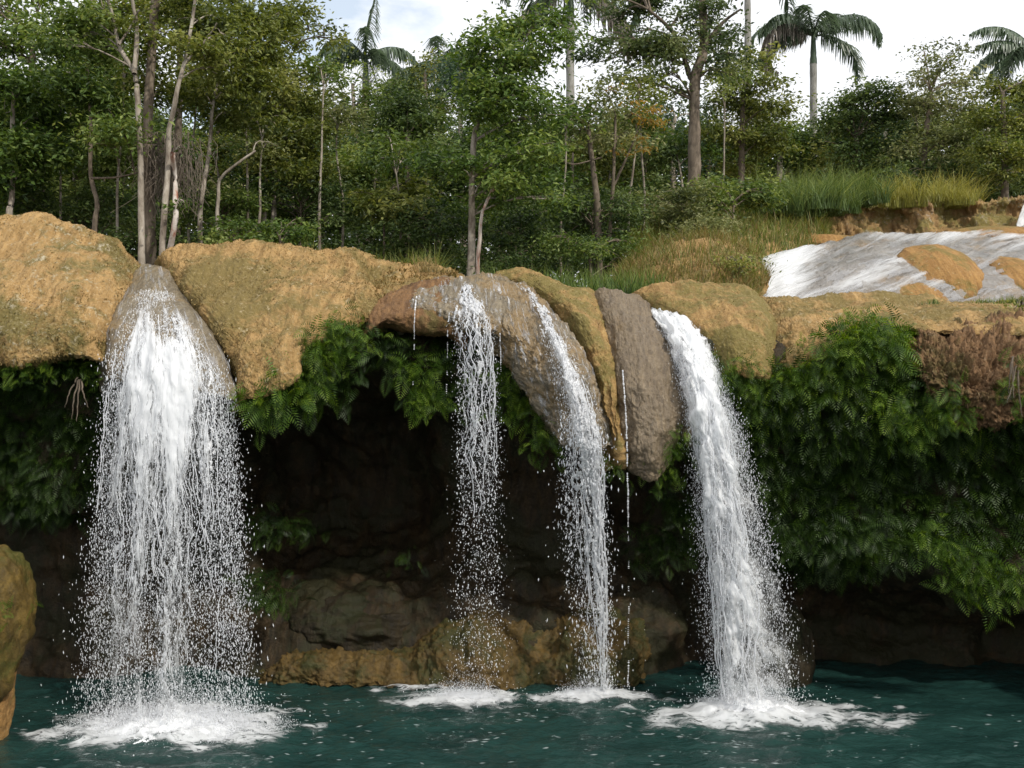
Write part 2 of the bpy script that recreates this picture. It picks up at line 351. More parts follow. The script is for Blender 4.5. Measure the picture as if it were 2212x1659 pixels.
# wet spout of fall one
GW, NW = lobe('wet_rock_chute', 'grey wet rock chute the widest waterfall slides down', [
  [(285, 590, 13), (275, 620, 12.4), (248, 680, 11.6), (228, 740, 11.3), (228, 800, 11.25)],
  [(305, 577, 13), (300, 620, 12.2), (275, 680, 11.4), (252, 740, 11.05), (245, 810, 11.0)],
  [(325, 573, 13), (325, 620, 12.1), (320, 680, 11.25), (315, 750, 10.9), (312, 820, 10.85)],
  [(345, 575, 13), (355, 620, 12.1), (370, 680, 11.3), (385, 750, 10.9), (390, 830, 10.8)],
  [(356, 578, 13), (380, 625, 12.2), (415, 690, 11.4), (440, 760, 10.95), (455, 840, 10.85)],
  [(364, 590, 13), (400, 640, 12.3), (450, 710, 11.5), (488, 780, 11.05), (512, 860, 10.95)],
  [(372, 600, 13.1), (412, 655, 12.4), (465, 725, 11.7), (505, 800, 11.3), (524, 870, 11.15)]],
  M_wet, 130, 150, amp=.6, rib=.03)
GB, NB = lobe('rock_mound', 'long tan rock mound between the widest waterfall and the lacy one', [
  [(345, 552, 13.2), (372, 590, 12.6), (432, 660, 11.8), (490, 760, 11.2), (528, 855, 10.9)],
  [(385, 526, 13.3), (410, 570, 12.6), (460, 650, 11.7), (525, 760, 11.0), (555, 858, 10.8)],
  [(440, 521, 13.3), (465, 570, 12.6), (510, 650, 11.7), (565, 740, 11.1), (592, 838, 10.8)],
  [(500, 521, 13.3), (520, 570, 12.6), (560, 640, 11.8), (610, 720, 11.2), (630, 812, 10.85)],
  [(570, 527, 13.3), (585, 570, 12.7), (615, 630, 11.9), (648, 690, 11.4), (655, 745, 11.2)],
  [(650, 533, 13.4), (660, 570, 12.8), (685, 620, 12.1), (705, 670, 11.6), (710, 722, 11.4)],
  [(720, 540, 13.4), (725, 575, 12.9), (745, 620, 12.2), (755, 660, 11.8), (760, 708, 11.6)],
  [(785, 546, 13.5), (790, 580, 12.9), (798, 620, 12.3), (800, 655, 11.9), (800, 690, 11.7)]],
  M_dryB, 320, 260, rib=.05, curl=.03, fine=1.0)
GC2, NC2 = lobe('rock_mound', 'low tan mossy hump with grass tufts behind the brown hood rock', [
  [(770, 553, 13.8), (775, 590, 13.1), (778, 620, 12.6), (782, 660, 12.2), (785, 700, 12.0)],
  [(830, 566, 13.8), (835, 590, 13.1), (835, 610, 12.7), (835, 650, 12.2), (835, 700, 12.0)],
  [(900, 572, 13.8), (905, 590, 13.1), (905, 610, 12.8), (905, 640, 12.3), (905, 690, 12.1)],
  [(960, 584, 13.8), (965, 594, 13.3), (965, 606, 13.0), (965, 640, 12.5), (965, 680, 12.3)],
  [(985, 596, 13.8), (985, 602, 13.4), (985, 612, 13.1), (985, 640, 12.6), (985, 680, 12.4)]],
  M_dryB, 120, 110, fine=1.8)
lobe('rock_hood', 'brown hollow hood of rock left of the lacy waterfall', [
  [(800, 640, 12.9), (790, 665, 12.3), (782, 690, 11.9), (779, 715, 11.7), (778, 738, 11.7)],
  [(850, 622, 12.9), (825, 645, 12.2), (805, 670, 11.8), (797, 700, 11.55), (795, 722, 11.55)],
  [(880, 612, 12.9), (868, 632, 12.2), (855, 655, 11.75), (845, 680, 11.5), (840, 700, 11.5)],
  [(930, 604, 12.9), (928, 625, 12.2), (920, 650, 11.75), (915, 680, 11.5), (912, 706, 11.5)],
  [(980, 601, 12.9), (980, 622, 12.2), (975, 648, 11.75), (972, 685, 11.5), (970, 715, 11.5)]],
  M_brown, 120, 120, curl=.02)
GD1, _ = lobe('wet_rock_dome', 'grey wet rock dome the lacy waterfall runs off', [
  [(893, 612, 13), (890, 625, 12.4), (885, 640, 12.0), (884, 655, 11.7), (885, 672, 11.6)],
  [(940, 602, 13), (938, 618, 12.3), (930, 635, 11.9), (925, 650, 11.6), (925, 664, 11.5)],
  [(990, 598, 13), (990, 615, 12.2), (985, 640, 11.7), (982, 665, 11.45), (982, 690, 11.4)],
  [(1030, 599, 13), (1032, 620, 12.2), (1035, 650, 11.6), (1035, 680, 11.35), (1035, 710, 11.3)],
  [(1060, 601, 13), (1068, 625, 12.2), (1072, 655, 11.7), (1075, 690, 11.5), (1078, 720, 11.5)]],
  M_wet, 170, 150, amp=.9, rib=.04, fine=1.5)
GD2, ND2 = lobe('wet_rock_dome', 'big grey pitted wet rock dome under the arching third waterfall', [
  [(1035, 602, 13.1), (1045, 640, 12.2), (1050, 680, 11.8), (1062, 740, 11.7), (1080, 760, 11.7)],
  [(1065, 601, 13.1), (1085, 640, 12.1), (1100, 700, 11.5), (1120, 770, 11.3), (1145, 850, 11.3)],
  [(1095, 603, 13.1), (1125, 650, 12.0), (1155, 730, 11.3), (1180, 820, 11.05), (1198, 935, 11.1)],
  [(1120, 608, 13.1), (1160, 655, 12.0), (1200, 740, 11.2), (1235, 840, 10.95), (1250, 962, 11.0)],
  [(1140, 614, 13.1), (1190, 665, 12.0), (1240, 750, 11.25), (1280, 850, 11.0), (1300, 955, 11.05)],
  [(1155, 620, 13.1), (1215, 685, 12.0), (1262, 765, 11.35), (1305, 860, 11.15), (1327, 955, 11.15)]],
  M_wet, 230, 260, amp=1.0, rib=.05, fine=1.5)
GE, NE = lobe('rock_mound', 'narrow orange mossy rock ridge between the two grey wet domes', [
  [(1050, 600, 13.4), (1150, 625, 12.6), (1225, 690, 11.95), (1290, 800, 11.25), (1315, 900, 11.1), (1335, 990, 11.15)],
  [(1080, 589, 13.4), (1175, 620, 12.5), (1245, 690, 11.8), (1300, 800, 11.25), (1324, 900, 11.08), (1338, 985, 11.12)],
  [(1120, 586, 13.4), (1205, 620, 12.5), (1265, 690, 11.75), (1310, 800, 11.25), (1330, 900, 11.06), (1342, 990, 11.1)],
  [(1180, 600, 13.4), (1240, 630, 12.6), (1284, 700, 11.8), (1318, 800, 11.28), (1334, 900, 11.1), (1346, 990, 11.12)],
  [(1270, 628, 13.4), (1290, 655, 12.7), (1305, 710, 12.0), (1324, 800, 11.36), (1338, 900, 11.18), (1350, 985, 11.2)]],
  M_strip, 130, 260, amp=1., rib=.03, fine=1.0)
GF, _ = lobe('wet_rock_dome', 'brownish wet rock dome left of the thick right waterfall', [
  [(1282, 636, 13.3), (1300, 665, 12.5), (1320, 740, 11.8), (1332, 830, 11.32), (1340, 910, 11.2), (1350, 975, 11.2)],
  [(1310, 631, 13.3), (1332, 665, 12.4), (1350, 740, 11.6), (1362, 830, 11.15), (1368, 920, 11.0), (1375, 1005, 11.05)],
  [(1345, 636, 13.3), (1368, 670, 12.4), (1392, 745, 11.55), (1405, 835, 11.1), (1410, 930, 10.95), (1412, 1022, 11.0)],
  [(1375, 645, 13.3), (1402, 685, 12.4), (1430, 760, 11.6), (1448, 845, 11.2), (1452, 920, 11.05), (1440, 995, 11.1)],
  [(1398, 658, 13.3), (1425, 705, 12.4), (1456, 780, 11.7), (1476, 860, 11.35), (1480, 890, 11.25), (1468, 930, 11.3)]],
  M_wetb, 200, 260, rib=.045, amp=.9, fine=1.1)
lobe('wet_rock_chute', 'wet rock chute right under the thick right waterfall', [
  [(1385, 662, 13.5), (1420, 700, 12.6), (1452, 770, 12.0), (1470, 820, 11.8)],
  [(1430, 664, 13.5), (1470, 700, 12.5), (1505, 760, 11.8), (1520, 820, 11.6)],
  [(1470, 672, 13.5), (1510, 715, 12.6), (1545, 770, 12.0), (1556, 820, 11.8)]],
  M_wet, 60, 80, amp=.5)
GG2, NG2 = lobe('rock_mound', 'striped olive brown rock mound right of the thick right waterfall', [
  [(1368, 636, 13.9), (1400, 645, 13.2), (1450, 668, 12.5), (1515, 735, 11.9), (1552, 800, 11.6)],
  [(1400, 621, 13.9), (1450, 640, 13.0), (1510, 680, 12.2), (1560, 740, 11.6), (1585, 800, 11.3)],
  [(1470, 608, 13.9), (1520, 635, 13.0), (1570, 680, 12.1), (1605, 740, 11.5), (1620, 802, 11.2)],
  [(1540, 606, 13.9), (1585, 635, 13.0), (1625, 680, 12.1), (1650, 740, 11.6), (1655, 805, 11.25)],
  [(1610, 615, 13.9), (1645, 645, 13.1), (1668, 685, 12.4), (1678, 740, 11.9), (1676, 808, 11.5)]],
  M_strip, 200, 200, rib=.04, fine=.9)
GH, NH = lobe('rock_ledge', 'smooth tan rock ledge above the fern wall', [
  [(1625, 640, 13.7), (1640, 668, 13.1), (1648, 704, 12.6), (1650, 752, 12.2), (1650, 805, 11.8)],
  [(1655, 641, 13.6), (1675, 666, 12.9), (1686, 702, 12.25), (1686, 748, 11.8), (1682, 802, 11.5)],
  [(1690, 646, 13.6), (1710, 668, 12.8), (1722, 700, 12.1), (1722, 740, 11.6), (1715, 790, 11.35)],
  [(1760, 647, 13.6), (1775, 668, 12.8), (1782, 695, 12.1), (1784, 730, 11.6), (1784, 765, 11.4)],
  [(1840, 644, 13.6), (1850, 660, 12.8), (1850, 680, 12.2), (1850, 700, 11.8), (1850, 720, 11.6)],
  [(1930, 641, 13.6), (1935, 655, 12.9), (1935, 670, 12.3), (1935, 685, 11.9), (1935, 704, 11.7)],
  [(2030, 645, 13.6), (2030, 660, 12.9), (2030, 672, 12.3), (2030, 690, 11.8), (2025, 712, 11.6)],
  [(2120, 655, 13.6), (2120, 666, 12.9), (2120, 680, 12.2), (2120, 700, 11.6), (2120, 720, 11.4)],
  [(2230, 650, 13.6), (2230, 668, 12.7), (2230, 682, 12.0), (2230, 700, 11.4), (2230, 720, 11.2)],
  [(2500, 640, 13.4), (2500, 660, 12.5), (2500, 680, 11.8), (2500, 700, 11.2), (2500, 720, 11.0)]],
  M_dryB, 280, 150, rib=.02, fine=1.2)
GI, NI = lobe('tufa_overhang', 'rough red-brown root-matted rock bulge at the right edge', [
  [(1962, 745, 11.9), (1955, 765, 11.5), (1950, 790, 11.3), (1960, 815, 11.2), (1985, 840, 11.2)],
  [(2000, 722, 11.9), (1995, 750, 11.3), (2000, 790, 11.0), (2015, 840, 10.9), (2040, 880, 11.0)],
  [(2060, 704, 11.9), (2060, 740, 11.2), (2065, 790, 10.85), (2075, 850, 10.75), (2090, 915, 10.85)],
  [(2130, 698, 11.9), (2130, 740, 11.1), (2130, 800, 10.75), (2130, 860, 10.65), (2130, 925, 10.75)],
  [(2220, 690, 11.9), (2220, 740, 11.0), (2220, 800, 10.7), (2220, 850, 10.6), (2220, 900, 10.7)],
  [(2420, 690, 11.7), (2420, 740, 10.9), (2420, 800, 10.6), (2420, 850, 10.5), (2420, 900, 10.6)]],
  M_tufa, 230, 180, amp=1.7, fine=2.4, under=.8)

# rounded boulder: ellipsoid with noise
def boulder(name, label, c, r, mat, amp=.15, n=90, seed=0, sq=1.0, cat='rock', tilt=0.):
    u = np.linspace(0, 2*np.pi, 2*n); v = np.linspace(0, np.pi, n)
    U, V_ = np.meshgrid(u, v, indexing='ij')
    D = np.stack([np.cos(U)*np.sin(V_), np.sin(U)*np.sin(V_), np.cos(V_)], -1)
    f = 1+amp*(fbm(D[..., 0]*1.5+seed, D[..., 1]*1.5, D[..., 2]*1.5, 4)*1.2+fbm(D[..., 0]*6+seed, D[..., 1]*6, D[..., 2]*6, 3)*.25)
    P = np.sign(D)*np.abs(D)**sq*f[..., None]*np.array(r)+np.array(c)
    P[..., 2] += tilt*(P[..., 1]-c[1])
    uv = np.stack([P[..., 0], P[..., 2]], -1).reshape(-1, 2)
    o = mesh(name, P.reshape(-1, 3), quads(2*n, n), mat, uv=uv); tag(o, label, cat)
    return P, D
def Wl(px, py, Y): return np.array(W(px, py, Y))
boulder('boulder', 'ochre bulging rock with a leaf on it at the left edge', Wl(-85, 1350, 10.0)+[0, .1, 0], (.60, .6, .92), M_ochre, .20, seed=3)
boulder('rock_outcrop', 'pale tan foot of rock standing in the pool at the left edge', Wl(-85, 1500, 10.0)+[0, .1, 0], (.44, .45, .9), M_org, .18, seed=9)
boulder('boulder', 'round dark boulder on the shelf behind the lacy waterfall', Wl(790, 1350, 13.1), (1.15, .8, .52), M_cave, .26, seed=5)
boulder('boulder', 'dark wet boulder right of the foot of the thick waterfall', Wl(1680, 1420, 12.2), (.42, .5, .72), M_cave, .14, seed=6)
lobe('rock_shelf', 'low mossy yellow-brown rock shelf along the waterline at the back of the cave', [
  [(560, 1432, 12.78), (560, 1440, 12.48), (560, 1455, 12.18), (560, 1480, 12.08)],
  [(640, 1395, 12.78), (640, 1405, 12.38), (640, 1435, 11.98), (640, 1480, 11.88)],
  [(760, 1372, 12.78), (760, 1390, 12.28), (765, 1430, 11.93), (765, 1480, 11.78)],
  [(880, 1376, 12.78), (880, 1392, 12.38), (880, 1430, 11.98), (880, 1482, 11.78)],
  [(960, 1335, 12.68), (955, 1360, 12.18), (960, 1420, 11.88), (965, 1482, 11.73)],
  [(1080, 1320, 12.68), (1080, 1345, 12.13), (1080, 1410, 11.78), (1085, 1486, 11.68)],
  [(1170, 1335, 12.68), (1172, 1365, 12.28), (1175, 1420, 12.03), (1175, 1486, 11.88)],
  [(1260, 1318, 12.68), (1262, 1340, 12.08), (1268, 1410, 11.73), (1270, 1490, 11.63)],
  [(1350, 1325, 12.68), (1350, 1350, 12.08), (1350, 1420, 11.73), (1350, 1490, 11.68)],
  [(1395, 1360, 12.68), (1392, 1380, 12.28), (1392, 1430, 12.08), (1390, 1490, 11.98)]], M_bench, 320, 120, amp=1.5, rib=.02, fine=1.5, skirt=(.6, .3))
# ------------------------------------------------------------------ upstream terrace, right
GJ, NJ = lobe('rock_slope', 'broad grey wet rock slope upstream at right under thin water', [
  [(1590, 580, 17.5), (1590, 600, 17), (1600, 625, 16.5), (1610, 650, 16.2)],
  [(1680, 556, 18.5), (1670, 580, 17.6), (1665, 610, 16.8), (1670, 660, 16.2)],
  [(1770, 530, 19.5), (1755, 560, 18.2), (1740, 600, 17), (1740, 665, 16.2)],
  [(1860, 509, 20.5), (1850, 535, 18.8), (1840, 580, 17.2), (1835, 665, 16.2)],
  [(1960, 508, 20.5), (1960, 535, 18.8), (1950, 580, 17.2), (1945, 665, 16.2)],
  [(2080, 503, 20.5), (2080, 530, 18.8), (2075, 580, 17.2), (2070, 665, 16.2)],
  [(2220, 490, 20.5), (2220, 530, 18.8), (2220, 580, 17.2), (2220, 665, 16.2)],
  [(2400, 480, 20.5), (2400, 530, 18.8), (2400, 580, 17.2), (2400, 665, 16.2)]],
  M_wetup, 300, 170, rib=.02, amp=1.0, under=.5, fine=.7)
def dome(label, c, r, mat=M_org, seed=0, tilt=.40): boulder('rock_dome', label, c, r, mat, .08, 70, seed, tilt=tilt)
dome('bare orange rock hump in the middle of the upper cascade', Wl(2045, 592, 17.2)+[0, .3, .0], (.72, 1.0, .46), seed=31, tilt=.45)
dome('low orange rock tongue in front of the upper cascade', Wl(1990, 640, 16.5)+[0, .4, -.02], (.62, .7, .32), seed=32, tilt=.3)
dome('orange rock hump at the right edge of the upper cascade', Wl(2215, 605, 17.0)+[0, .3, -.04], (.55, .9, .40), seed=33, tilt=.4)
dome('flat orange rock rise at the top right of the upper cascade', Wl(2180, 510, 20.0)+[0, .8, .02], (1.1, 1.4, .30), seed=34, tilt=.1)
dome('low brown rock rise behind the left end of the upper cascade', Wl(1800, 520, 20.5)+[0, .9, -.1], (1.35, 1.3, .32), M_org, seed=35, tilt=0)
dome('small tan rock hump left of the upper cascade', Wl(1690, 560, 18.6)+[0, .7, -.35], (.85, 1.2, .42), M_dryB, seed=36, tilt=0)
lobe('rock_wall', 'brown streaked rock step at the back below the yellow grass', [
  [(1740, 470, 23.5), (1745, 485, 23.1), (1745, 500, 22.8), (1745, 530, 22.7)],
  [(1800, 452, 23.5), (1800, 470, 22.9), (1800, 500, 22.5), (1800, 530, 22.4)],
  [(1850, 450, 23.5), (1855, 470, 22.9), (1860, 500, 22.5), (1860, 530, 22.4)],
  [(1920, 446, 23.6), (1920, 470, 23.2), (1920, 500, 23.0), (1920, 530, 22.9)],
  [(1990, 442, 23.5), (1990, 465, 22.8), (1990, 495, 22.4), (1990, 530, 22.3)],
  [(2060, 440, 23.6), (2065, 465, 23.2), (2065, 495, 22.9), (2065, 530, 22.9)],
  [(2120, 436, 23.5), (2115, 462, 22.8), (2110, 492, 22.3), (2110, 530, 22.2)],
  [(2185, 432, 23.5), (2185, 460, 23.0), (2180, 490, 22.7), (2180, 530, 22.6)],
  [(2260, 428, 23.5), (2260, 460, 22.9), (2260, 490, 22.5), (2260, 530, 22.4)],
  [(2500, 428, 23.5), (2500, 460, 22.9), (2500, 490, 22.5), (2500, 530, 22.4)]],
  M_back, 360, 110, rib=.09, amp=1.8, under=.6, back=6, fine=1.5)
# earthy banks carrying the grass
GK, NK = lobe('bank', 'dry grassy hump between the central trees and the upper cascade', [
  [(1330, 600, 15.8), (1335, 610, 15.3), (1340, 625, 15), (1340, 660, 14.8)],
  [(1400, 545, 16.4), (1395, 570, 15.6), (1392, 600, 15.1), (1392, 650, 14.8)],
  [(1480, 515, 16.6), (1470, 550, 15.6), (1460, 590, 15), (1460, 650, 14.7)],
  [(1560, 520, 16.6), (1550, 550, 15.6), (1545, 590, 15), (1545, 650, 14.7)],
  [(1620, 545, 16.6), (1600, 570, 15.7), (1595, 600, 15.2), (1595, 650, 14.9)],
  [(1655, 590, 16.4), (1640, 605, 15.8), (1630, 625, 15.4), (1630, 660, 15.1)]],
  M_dryB, 110, 90, cat='bank', fine=2)
GK2, NK2 = lobe('bank', 'pale grassy slope rising behind the dry hump to the trees', [
  [(1380, 470, 24), (1380, 510, 20), (1380, 545, 17.5), (1380, 600, 16.6)],
  [(1480, 440, 25), (1480, 480, 20), (1480, 530, 17.8), (1480, 600, 16.8)],
  [(1580, 440, 25), (1580, 480, 21), (1590, 520, 18.4), (1590, 600, 17.5)],
  [(1680, 455, 25), (1680, 490, 21.5), (1690, 525, 19.2), (1690, 600, 18.5)],
  [(1780, 470, 25), (1780, 490, 22.5), (1780, 520, 21), (1780, 600, 20)]],
  M_dryB, 120, 110, cat='bank', fine=2, back=6)

# ------------------------------------------------------------------ pool water
def grid_xy(x0, x1, y0, y1, s):
    xs = np.arange(x0, x1, s); ys = np.arange(y0, y1, s)
    return np.meshgrid(xs, ys, indexing='ij')
FOOTS = [(W(370, 1580, 10.3)[0], 10.55, 1.0), (W(1010, 1520, 11.3)[0], 11.35, .35), (W(1295, 1510, 11.4)[0], 11.45, .35), (W(1610, 1540, 10.9)[0], 11.05, .9)]
def wave(X, Y):
    z = fbm(X*1.3, Y*2.2, 0*X, 3)*.035+fbm(X*4, Y*7, 0*X+2, 4)*.030
    for fx, fy, a in FOOTS:
        r = np.hypot(X-fx, (Y-fy)); z = z+a*.018*np.sin(r*16+3*noise3(X*2, Y*2, 0*X))*np.exp(-np.maximum(r-.4, 0)*.8)
        z = z+a*.10*np.exp(-(r/.55)**2)*(.6+fbm(X*6, Y*6, 0*X+9, 3))
    return z
X, Y = grid_xy(-9, 9, 6.5, 14.5, .03)
Z = wave(X, Y)
o = mesh('pool_water', np.stack([X, Y, Z], -1).reshape(-1, 3), quads(*X.shape), M_pool); tag(o, kind='structure')
# surrounding calm water (outside the dense sheet, slightly lower)
X2, Y2 = grid_xy(-30, 31, -20, 16, 1.)
o = mesh('water', np.stack([X2, Y2, X2*0-.12], -1).reshape(-1, 3), quads(*X2.shape), M_pool); tag(o, kind='structure')

# ------------------------------------------------------------------ falling water
def soft_mat(name, sx, sy, w_=.16, ridge=.6, col=(.96, .97, .98), seed=0., amax=.92):
    """white water whose cover follows a density stored on the sheet, broken by stretched ridged noise"""
    m, t, b, o = newmat(name); b.inputs['Base Color'].default_value = col+(1,); b.inputs['Roughness'].default_value = .35
    uv = N(t, 'ShaderNodeUVMap', uv_map='flow').outputs[0]; at = N(t, 'ShaderNodeAttribute', attribute_name='dens').outputs['Fac']
    def M(op, a, c=None, e=None):
        n = N(t, 'ShaderNodeMath', operation=op)
        for k, v in enumerate((a, c, e)):
            if v is None: continue
            if hasattr(v, 'links'): t.links.new(v, n.inputs[k])
            else: n.inputs[k].default_value = v
        return n.outputs[0]
    v1 = mapping(t, uv, (sx, sy, 1), (seed, seed*.7, 0)); v2 = mapping(t, uv, (sx*.34, sy*.3, 1), (seed*2, seed, 0))
    n1 = texn(t, v1, 1., 4, .6, 1.2); n2 = texn(t, v2, 1., 3, .5, .5)
    rd = M('SUBTRACT', 1., M('MULTIPLY', M('ABSOLUTE', M('SUBTRACT', n1, .5)), 4.5))
    val = M('ADD', M('ADD', M('MULTIPLY', rd, ridge*.55), M('MULTIPLY', n1, (1-ridge)*1.1)), M('MULTIPLY', n2, .9))
    th = M('MULTIPLY_ADD', at, -.85, 1.24)
    al = N(t, 'ShaderNodeMapRange', interpolation_type='SMOOTHSTEP'); al.inputs['To Max'].default_value = amax
    t.links.new(M('SUBTRACT', val, th), al.inputs['Value']); al.inputs['From Min'].default_value = -w_; al.inputs['From Max'].default_value = w_
    a2 = M('MULTIPLY', al.outputs[0], M('MINIMUM', M('MULTIPLY', at, 12.), 1.))
    tr = N(t, 'ShaderNodeBsdfTranslucent'); tr.inputs[0].default_value = col+(1,); m1 = N(t, 'ShaderNodeMixShader'); m1.inputs[0].default_value = .45
    t.links.new(b.outputs[0], m1.inputs[1]); t.links.new(tr.outputs[0], m1.inputs[2])
    tp = N(t, 'ShaderNodeBsdfTransparent'); m2 = N(t, 'ShaderNodeMixShader'); t.links.new(a2, m2.inputs[0])
    t.links.new(tp.outputs[0], m2.inputs[1]); t.links.new(m1.outputs[0], m2.inputs[2]); t.links.new(m2.outputs[0], o.inputs[0])
    q = bump(t, b, n1, .5, .02); return m
def soft_obj(name, P, uv, D, mat, parent):
    F = quads(*D.shape); d_ = D.ravel(); F = F[d_[F].max(1) > .01]
    u, inv = np.unique(F.ravel(), return_inverse=True); F = inv.reshape(F.shape)
    o = mesh(name, P.reshape(-1, 3)[u], F, mat, parent, uv=uv.reshape(-1, 2)[u])
    a = o.data.attributes.new('dens', 'FLOAT', 'POINT'); a.data.foreach_set('value', d_[u].astype(np.float32)); return o
def soft_sheet(name, cols, nu, nv, dens, mat, parent, seed, rough=.03):
    C = np.array([[W(*p) for p in c] for c in cols], float)
    G = crom(C, nu); G = crom(G.transpose(1, 0, 2), nv).transpose(1, 0, 2)
    n = normals(G); n = np.where((n[..., 1:2]).mean() < 0, n, -n)
    s = np.concatenate([np.zeros((nu, 1)), np.cumsum(np.linalg.norm(np.diff(G, axis=1), axis=2), 1)], 1)
    U, V_ = np.meshgrid(np.linspace(0, 1, nu), np.linspace(0, 1, nv), indexing='ij'); x = U*np.linalg.norm(C[-1]-C[0], axis=1).mean()
    P = G+n*(rough*(fbm(x*9, s*3.5, 0*x+seed, 3)*1.5))[..., None]
    D = np.clip(dens(U, V_, x, s), 0, 1); return soft_obj(name, P, np.stack([x, s], -1), D, mat, parent)
def compact(V, F):
    u, inv = np.unique(F.ravel(), return_inverse=True); return V[u], inv.reshape(F.shape)
def rank(a): r = np.empty(a.size); r[np.argsort(a.ravel())] = np.arange(a.size)/a.size; return r.reshape(a.shape)
def lacy(cols, nu, nv, dens, fx, fs, seed, off=0., warp=.25, thick=.035, ridge=.6, vary=.02):
    """sheet through flow lines; keep cells where a stretched ridged noise exceeds 1-density"""
    C = np.array([[W(*p) for p in c] for c in cols], float)
    G = crom(C, nu); G = crom(G.transpose(1, 0, 2), nv).transpose(1, 0, 2)
    n = normals(G); n = np.where((n[..., 1:2]).mean() < 0, n, -n)
    s = np.concatenate([np.zeros((nu, 1)), np.cumsum(np.linalg.norm(np.diff(G, axis=1), axis=2), 1)], 1)
    x = np.linspace(0, 1, nu)[:, None]*np.linalg.norm(C[-1]-C[0], axis=1).mean()+0*s
    wx = warp*noise3(x*5, s*2.5, 0*x+seed)*.35
    a = noise3((x+wx)*fx, s*fs, 0*x+seed*3.1); b_ = noise3((x+wx)*fx*2.1, s*fs*2.1+4, 0*x+seed*1.7); c = noise3((x+wx)*fx*.35, s*fs*.22, 0*x+seed*5.)
    r = ridge*(1-np.abs(a)*2.2)+(1-ridge)*a+.45*(1-2*np.abs(b_))+.5*c
    q = rank(r)
    U, V_ = np.meshgrid(np.linspace(0, 1, nu), np.linspace(0, 1, nv), indexing='ij')
    D = dens(U, V_, x, s)
    keep = q > 1-D
    k = (keep[:-1, :-1].astype(int)+keep[1:, :-1]+keep[:-1, 1:]+keep[1:, 1:]) >= 3
    h = off+thick*(q-(1-D))+vary*noise3(x*9, s*4, 0*x+seed)
    P = G+n*h[..., None]
    P[..., 0] += .006*rng.normal(size=x.shape); P[..., 2] += .006*rng.normal(size=x.shape)
    F = quads(nu, nv)[k.ravel()]
    return P, F
def strands(cols, n, r=(.004, .009), v0=(0., .3), v1=(.7, 1.), ulist=None, depth=.12, seed=0., m_=150, wob=.05, brk=.35):
    """threads of water following the flow lines, wandering together and apart, broken towards the foot"""
    C = np.array([[W(*p) for p in c] for c in cols], float); nu, nv = C.shape[:2]; parts = []
    for k in range(n):
        u0 = rng.random() if ulist is None else ulist(); a, b_ = rng.uniform(*v0), rng.uniform(*v1)
        v = np.linspace(a, b_, m_); u = np.clip(u0+wob*noise3(u0*7, v*9, 0*v+seed)*(.3+v)+wob*.45*noise3(u0*40, v*34, 0*v+seed), .0, 1.)
        iu, iv = u*(nu-1), v*(nv-1); ia = np.minimum(iu.astype(int), nu-2); fu = (iu-ia)[:, None]
        Q = crom(C.transpose(1, 0, 2), 400)[np.minimum((v*399).astype(int), 399)]
        P = Q[np.arange(m_), ia]*(1-fu)+Q[np.arange(m_), ia+1]*fu
        P = P+np.stack([.012*fbm(v*25, 0*v+k, 0*v, 2), -rng.uniform(-.03, depth)*sstep(.15, .4, v), 0*v], 1)
        rr = rng.uniform(*r)*(.6+.9*np.abs(noise3(v*40, 0*v+k*1.7, 0*v)))
        keep = noise3(v*22, 0*v+k*.77, 0*v+seed) > -.75+brk*1.5*sstep(.2, 1., v)
        s_ = np.array([1, 0, 0.]); o_ = np.array([0, -1, 0.])
        V = np.stack([P+s_*rr[:, None], P-s_*rr[:, None], P+o_*rr[:, None]*1.2], 1)
        F = []
        i = np.where(keep[:-1] & keep[1:])[0]
        for j in range(3): F.append(np.stack([i*3+j, i*3+(j+1) % 3, (i+1)*3+(j+1) % 3, (i+1)*3+j], 1))
        parts.append((V.reshape(-1, 3), np.concatenate(F)))
    return parts
OCT = np.array([[0, 0, 1], [0, 0, -1], [1, 0, 0], [0, 1, 0], [-1, 0, 0], [0, -1, 0]], float)
OCTF = np.array([[0, 2, 3], [0, 3, 4], [0, 4, 5], [0, 5, 2], [1, 3, 2], [1, 4, 3], [1, 5, 4], [1, 2, 5]])
def drops(P, r, stretch, tilt=None):
    n = len(P); r = np.broadcast_to(r, (n,)); st = np.broadcast_to(stretch, (n,))
    V = OCT[None]*r[:, None, None]; V = V*np.stack([np.ones(n), np.ones(n), st], 1)[:, None, :]
    if tilt is not None: V[..., 0] += V[..., 2]*tilt[:, None]
    V = V+P[:, None, :]
    F = (OCTF[None]+6*np.arange(n)[:, None, None]).reshape(-1, 3)
    return V.reshape(-1, 3), F
def merge(parts):
    Vs, Fs, o = [], [], 0
    for V, F in parts: Vs.append(V.reshape(-1, 3)); Fs.append(F+o); o += V.reshape(-1, 3).shape[0]
    V = np.concatenate(Vs); F = np.concatenate(Fs); return compact(V, F)
def ground_drops(cx, cy, sx, sy, n, hmax, rmin=.003, rmax=.008):
    P = np.stack([rng.normal(cx, sx, n), rng.normal(cy, sy, n), np.abs(rng.normal(0, hmax*.4, n))], 1)
    return drops(P, rng.uniform(rmin, rmax, n), rng.uniform(.8, 1.8, n))
def mist(name, parent, cx, cy, rx, ry, hz, n):
    a = rng.uniform(0, 2*np.pi, n); r = np.sqrt(rng.random(n))*rng.uniform(.5, 1.15, n)
    P = np.stack([cx+rx*r*np.cos(a), cy+ry*r*np.sin(a), np.abs(rng.exponential(hz, n))*(1.2-r).clip(.1)], 1)
    V, F = drops(P, rng.uniform(.0014, .0038, n), rng.uniform(.8, 2., n)); o = mesh(name, V, F, M_fall, parent, smooth=False); o['kind'] = 'stuff'
M_softfoam = soft_mat('thin_foam', 7., 15., seed=13., ridge=.35, w_=.16)
